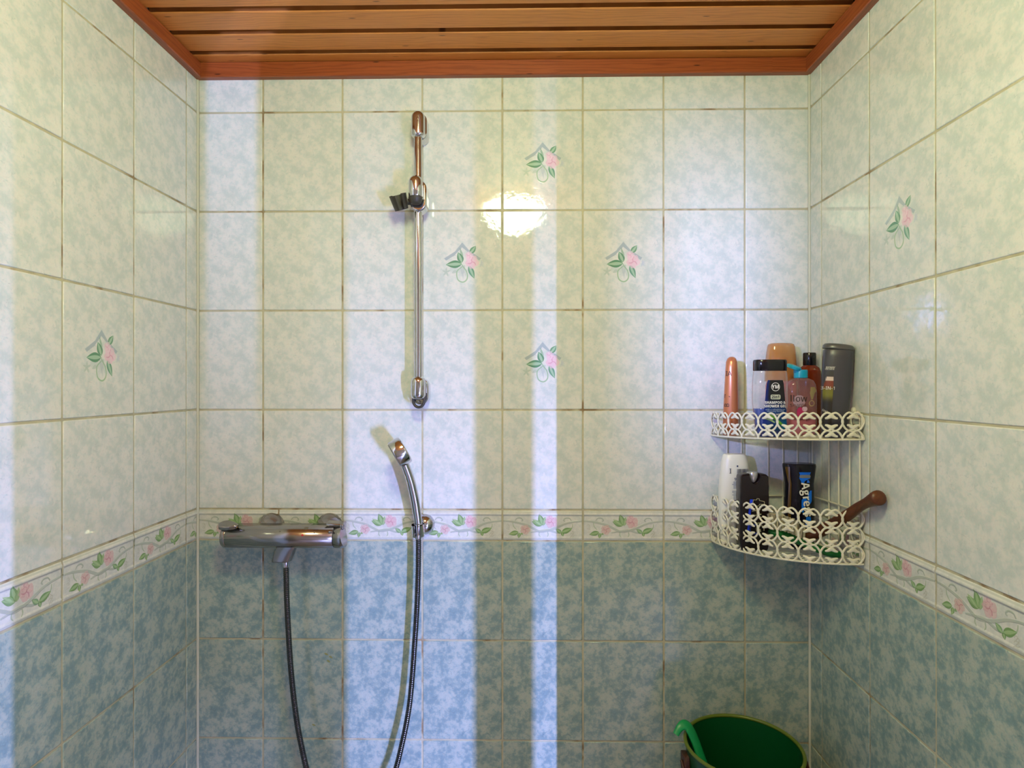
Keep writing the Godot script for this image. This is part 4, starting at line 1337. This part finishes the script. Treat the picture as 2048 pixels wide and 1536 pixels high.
	part("blue_bar", patch([[0.118, -0.0115, -0.0050], [0.090, -0.0150, -0.0092], [0.060, -0.0165, -0.0120], [0.045, -0.0180, -0.0140]], 2), blue, b, at(Vector3(0, 0, 0.0173)))
	var pale := mat(c8(196, 192, 150), 0.4, 0.0, "outline_print")
	var cross := [Vector2(-0.0040, 0.117), Vector2(0.004, 0.117), Vector2(0.004, 0.120), Vector2(0.0095, 0.1195), Vector2(0.0095, 0.1155), Vector2(0.0210, 0.1130), Vector2(0.0210, 0.1065), Vector2(0.0095, 0.1070), Vector2(0.0090, 0.1030), Vector2(0.0035, 0.1030), Vector2(0.0030, 0.0965), Vector2(-0.0045, 0.0970), Vector2(-0.0050, 0.1100), Vector2(-0.0040, 0.117)]
	var em := Geo.new()
	for i in cross.size() - 1:
		em.add(line(Vector3(cross[i].x, cross[i].y, 0), Vector3(cross[i + 1].x, cross[i + 1].y, 0), 0.0006, 5))
	part("emblem", em, pale, b, at(Vector3(0, 0, 0.0172)))
	part("lettering", text_geo("HUG", 0.020), pale, b, at(Vector3(0.007, 0.070, 0.0173), Vector3(0, 0, -78)))
	part("blue_ring", hoop(0.012, 0.0036), mat(c8(34, 60, 150), 0.35, 0.0, "dark_blue_print"), b, at(Vector3(-0.002, 0.050, 0.0173)))
	# dark blue bottle with the sideways word
	var d := thing("blue_black_bottle", "black and blue gel bottle with white sideways lettering", "bottle", stand(0.6440, 0.102, LOW_FLOOR))
	var db := part("body", bottle([[0.0, 0.028, 0.016, 2.6], [0.003, 0.0310, 0.019, 2.6], [0.08, 0.0335, 0.021, 2.6], [0.130, 0.0325, 0.0205, 2.6], [0.150, 0.0315, 0.0200, 2.6], [0.168, 0.0340, 0.0212, 2.6], [0.190, 0.0368, 0.0225, 2.6], [0.1945, 0.0362, 0.0220, 2.6], [0.1960, 0.0335, 0.0200, 2.6]], 36), mat(c8(10, 8, 24), 0.16, 0.0, "blue_black_plastic"), d)
	var amber := mat(c8(86, 62, 18), 0.15, 0.0, "amber_side")
	part("side_strip", wrap_on(patch([[0.190, -0.0360, -0.0290], [0.168, -0.0338, -0.0280], [0.150, -0.0313, -0.0262], [0.10, -0.0328, -0.0272], [0.02, -0.0315, -0.0262]], 4), Transform3D(), 0.0362, 0.0216, 2.6, 0.0022), amber, db)
	var bf := func(g: Geo, x: Transform3D, proud := 0.0012) -> Geo:
		return wrap_on(g, x, 0.0345, 0.0214, 2.6, proud)
	var bp := mat(c8(0, 112, 235), 0.3, 0.0, "bright_blue_print")
	part("blue_block", bf.call(patch([[0.178, -0.0100, 0.0170], [0.172, -0.0080, 0.0150], [0.1715, -0.0085, 0.0140], [0.164, -0.0095, 0.0160], [0.158, -0.006, 0.003], [0.153, -0.0045, 0.001]], 6), Transform3D()), bp, db)
	part("badge", bf.call(slab(rrect(0.0255, 0.0070, 0.0034), 0.0, 0.0004, 0.0001), at(Vector3(0.0035, 0.1685, 0)), 0.0016), mat(c8(150, 150, 150), 0.3, 0.5, "badge_grey"), db)
	part("blue_block", bf.call(patch([[0.160, 0.0085, 0.0120], [0.154, 0.0075, 0.0145]], 3), Transform3D()), bp, db)
	part("blue_block", bf.call(patch([[0.136, 0.0150, 0.0195], [0.124, 0.0100, 0.0195], [0.112, 0.0100, 0.0195], [0.106, 0.0100, 0.0165]], 4), Transform3D()), bp, db)
	part("blue_block", bf.call(patch([[0.119, -0.0005, 0.0060], [0.114, -0.0045, 0.0080], [0.092, -0.0045, 0.0010], [0.086, -0.0030, 0.0005]], 4), Transform3D()), bp, db)
	part("blue_block", bf.call(patch([[0.076, 0.0060, 0.0170], [0.060, 0.0040, 0.0190], [0.052, 0.0060, 0.0150]], 4), Transform3D()), bp, db)
	part("lettering", bf.call(text_geo("Agress", 0.0190, 0.0004, 700), at(Vector3(0.0072, 0.1150, 0), Vector3(0, 0, -84)), 0.0020), M.white, db)
	# green scrub brush lying in the basket
	var g := thing("scrub_brush", "green scrub brush with pale bristles lying in the lower basket", "brush", stand(0.618, 0.180, LOW_FLOOR))
	var green := mat(c8(10, 112, 44), 0.35, 0.0, "green_plastic")
	var bpth := curve([Vector3(-0.062, 0.046, -0.030), Vector3(-0.040, 0.042, -0.026), Vector3(-0.010, 0.033, -0.016), Vector3(0.028, 0.018, 0.004), Vector3(0.056, 0.010, 0.016), Vector3(0.072, 0.009, 0.018)], 5)
	var brr := []
	for i in bpth.size():
		var f := float(i) / (bpth.size() - 1)
		brr.append(0.0150 - 0.004 * f if f > 0.06 and f < 0.94 else 0.009)
	part("back", tube(bpth, brr, 14, 0.7, Vector3.UP), green, g)
	rng.seed = 9
	var tuft := tube(PackedVector3Array([Vector3(0, 0, 0), Vector3(0.0006, 0.018, 0), Vector3(0.0016, 0.034, 0.0004)]), [0.0022, 0.0026, 0.0036], 6).mesh()
	var bm := mat(c8(206, 198, 168), 0.8, 0.0, "bristle")
	for i in 9:
		for j in 3:
			var p := Vector3(-0.060 + 0.0076 * i, 0.054 - 0.0012 * i * i * 0.25, -0.034 + 0.010 * j + 0.002 * i)
			part("bristle_tuft", tuft, bm, g, Transform3D(Basis.from_euler(Vector3(rng.randf_range(-.08, .16), rng.randf_range(0, 6), rng.randf_range(-.14, .06))), p))
	# brown wooden brush whose handle leans out over the right wall
	var h := thing("wooden_brush", "brown wooden handle sticking out over the right of lower basket", "brush", stand(0.640, 0.150, LOW_FLOOR))
	var ho := h.position
	var hp := curve([Vector3(0.622, 1.054, 0.150), Vector3(0.646, 1.070, 0.172), Vector3(0.668, 1.094, 0.200), Vector3(0.6860, 1.1240, 0.2340), Vector3(0.6930, 1.1480, 0.2660), Vector3(0.6955, 1.1650, 0.2980), Vector3(0.6965, 1.1760, 0.3220), Vector3(0.6970, 1.1800, 0.3330)], 5)
	var hr := []
	for i in hp.size():
		hp[i] -= ho
		var f := float(i) / (hp.size() - 1)
		hr.append(0.0108 + 0.0022 * sin(f * 5.0 + 0.6) + (0.0062 * sstep(0.6, 0.88, f)) - 0.0110 * sstep(0.93, 1.0, f))
	part("handle", tube(hp, hr, 18), M.handle_wood, h)
	part("end_knob", lathe_to([[0.0, -0.004], [0.006, -0.003], [0.0105, 0.002], [0.0112, 0.010], [0.0, 0.010]], hp[0], hp[4] - hp[0], 20), M.handle_wood, h)

# ---------------------------------------------------------------- bucket, ladle, stool
func build_bucket() -> void:
	var p := Vector3(0.4970, 0.305, 0.150)
	var st := thing("stool", "low wooden stool carrying the green bucket in the right corner", "stool", Vector3(0.497, 0, 0.160))
	part("seat", rbox(Vector3(0.27, 0.028, 0.27), 0.006), M.handle_wood, st, at(Vector3(0, 0.290, 0)))
	for sx in [-1, 1]:
		for sz in [-1, 1]:
			part("leg", rbox(Vector3(0.032, 0.276, 0.032), 0.004), M.handle_wood, st, at(Vector3(0.11 * sx, 0.139, 0.11 * sz)))
	var b := thing("bucket", "round green bucket with brown lugs at the foot of right corner", "bucket", p)
	b.set_meta("label", "round green bucket with brown handle lugs in the right corner")
	var green := mat(c8(4, 74, 34), 0.35, 0.0, "bucket_green")
	var H := 0.286
	part("body", lathe([[0.0, 0.0], [0.098, 0.0], [0.102, 0.004], [0.1255, H - 0.012], [0.1262, H - 0.006], [0.1225, H - 0.006], [0.098, 0.012], [0.0, 0.008]], 64, false, false), green, b)
	var rim := []
	for k in 65:
		rim.append(Vector3(cos(TAU * k / 64.0) * 0.1258, H - 0.004, sin(TAU * k / 64.0) * 0.1258))
	part("rim", tube(PackedVector3Array(rim), 0.0042, 10, 1.0, Vector3.UP, false), mat(c8(96, 112, 30), 0.35, 0.0, "olive_plastic"), b)
	var brown := mat(c8(66, 34, 22), 0.5, 0.0, "brown_plastic")
	for s in [-1.0, 1.0]:
		var dir := Vector3(s * 0.96, 0, 0.0)
		part("lug", slab(PackedVector2Array([Vector2(-0.015, 0.0), Vector2(0.015, 0.0), Vector2(0.015, -0.034), Vector2(0.0, -0.046), Vector2(-0.015, -0.034)]), 0.0, 0.014, 0.002), brown, b, Transform3D(Basis(Vector3.UP, s * PI / 2), Vector3(s * 0.1225, H - 0.024, 0.0)))
	var bail := []
	for k in 25:
		var a := PI * k / 24.0
		bail.append(Vector3(cos(a) * 0.139, H - 0.036 - sin(a) * 0.10, sin(a) * 0.128 + 0.004))
	part("bail", tube(PackedVector3Array(bail), 0.0034, 8), brown, b)
	# ladle hooked over the rim
	var l := thing("ladle", "bright green plastic ladle with its handle hooked over bucket rim", "ladle", p + Vector3(-0.05, 0.02, 0.0))
	var lg := mat(c8(14, 150, 84), 0.35, 0.0, "ladle_green")
	var o := l.position
	var lp := curve([Vector3(0.3540, 0.592, 0.118), Vector3(0.3640, 0.6040, 0.112), Vector3(0.3750, 0.6085, 0.1075), Vector3(0.3860, 0.6030, 0.106), Vector3(0.3960, 0.5850, 0.112), Vector3(0.4080, 0.5500, 0.126), Vector3(0.4220, 0.5050, 0.142), Vector3(0.4360, 0.4450, 0.150), Vector3(0.4460, 0.3900, 0.150)], 5)
	for i in lp.size():
		lp[i] -= o
	var lr := []
	for i in lp.size():
		lr.append(lerpf(0.0070, 0.0150, sstep(0.0, 0.45, float(i) / lp.size())))
	part("handle", tube(lp, lr, 12, 0.36, Vector3(-0.30, 0.35, 0.9)), lg, l)
	part("bowl", lathe([[0.0, 0.0], [0.030, 0.0], [0.036, 0.004], [0.042, 0.050], [0.0395, 0.050], [0.0335, 0.006], [0.0, 0.0025]], 36, false, false), lg, l, at(Vector3(0.466, 0.330, 0.152) - o))
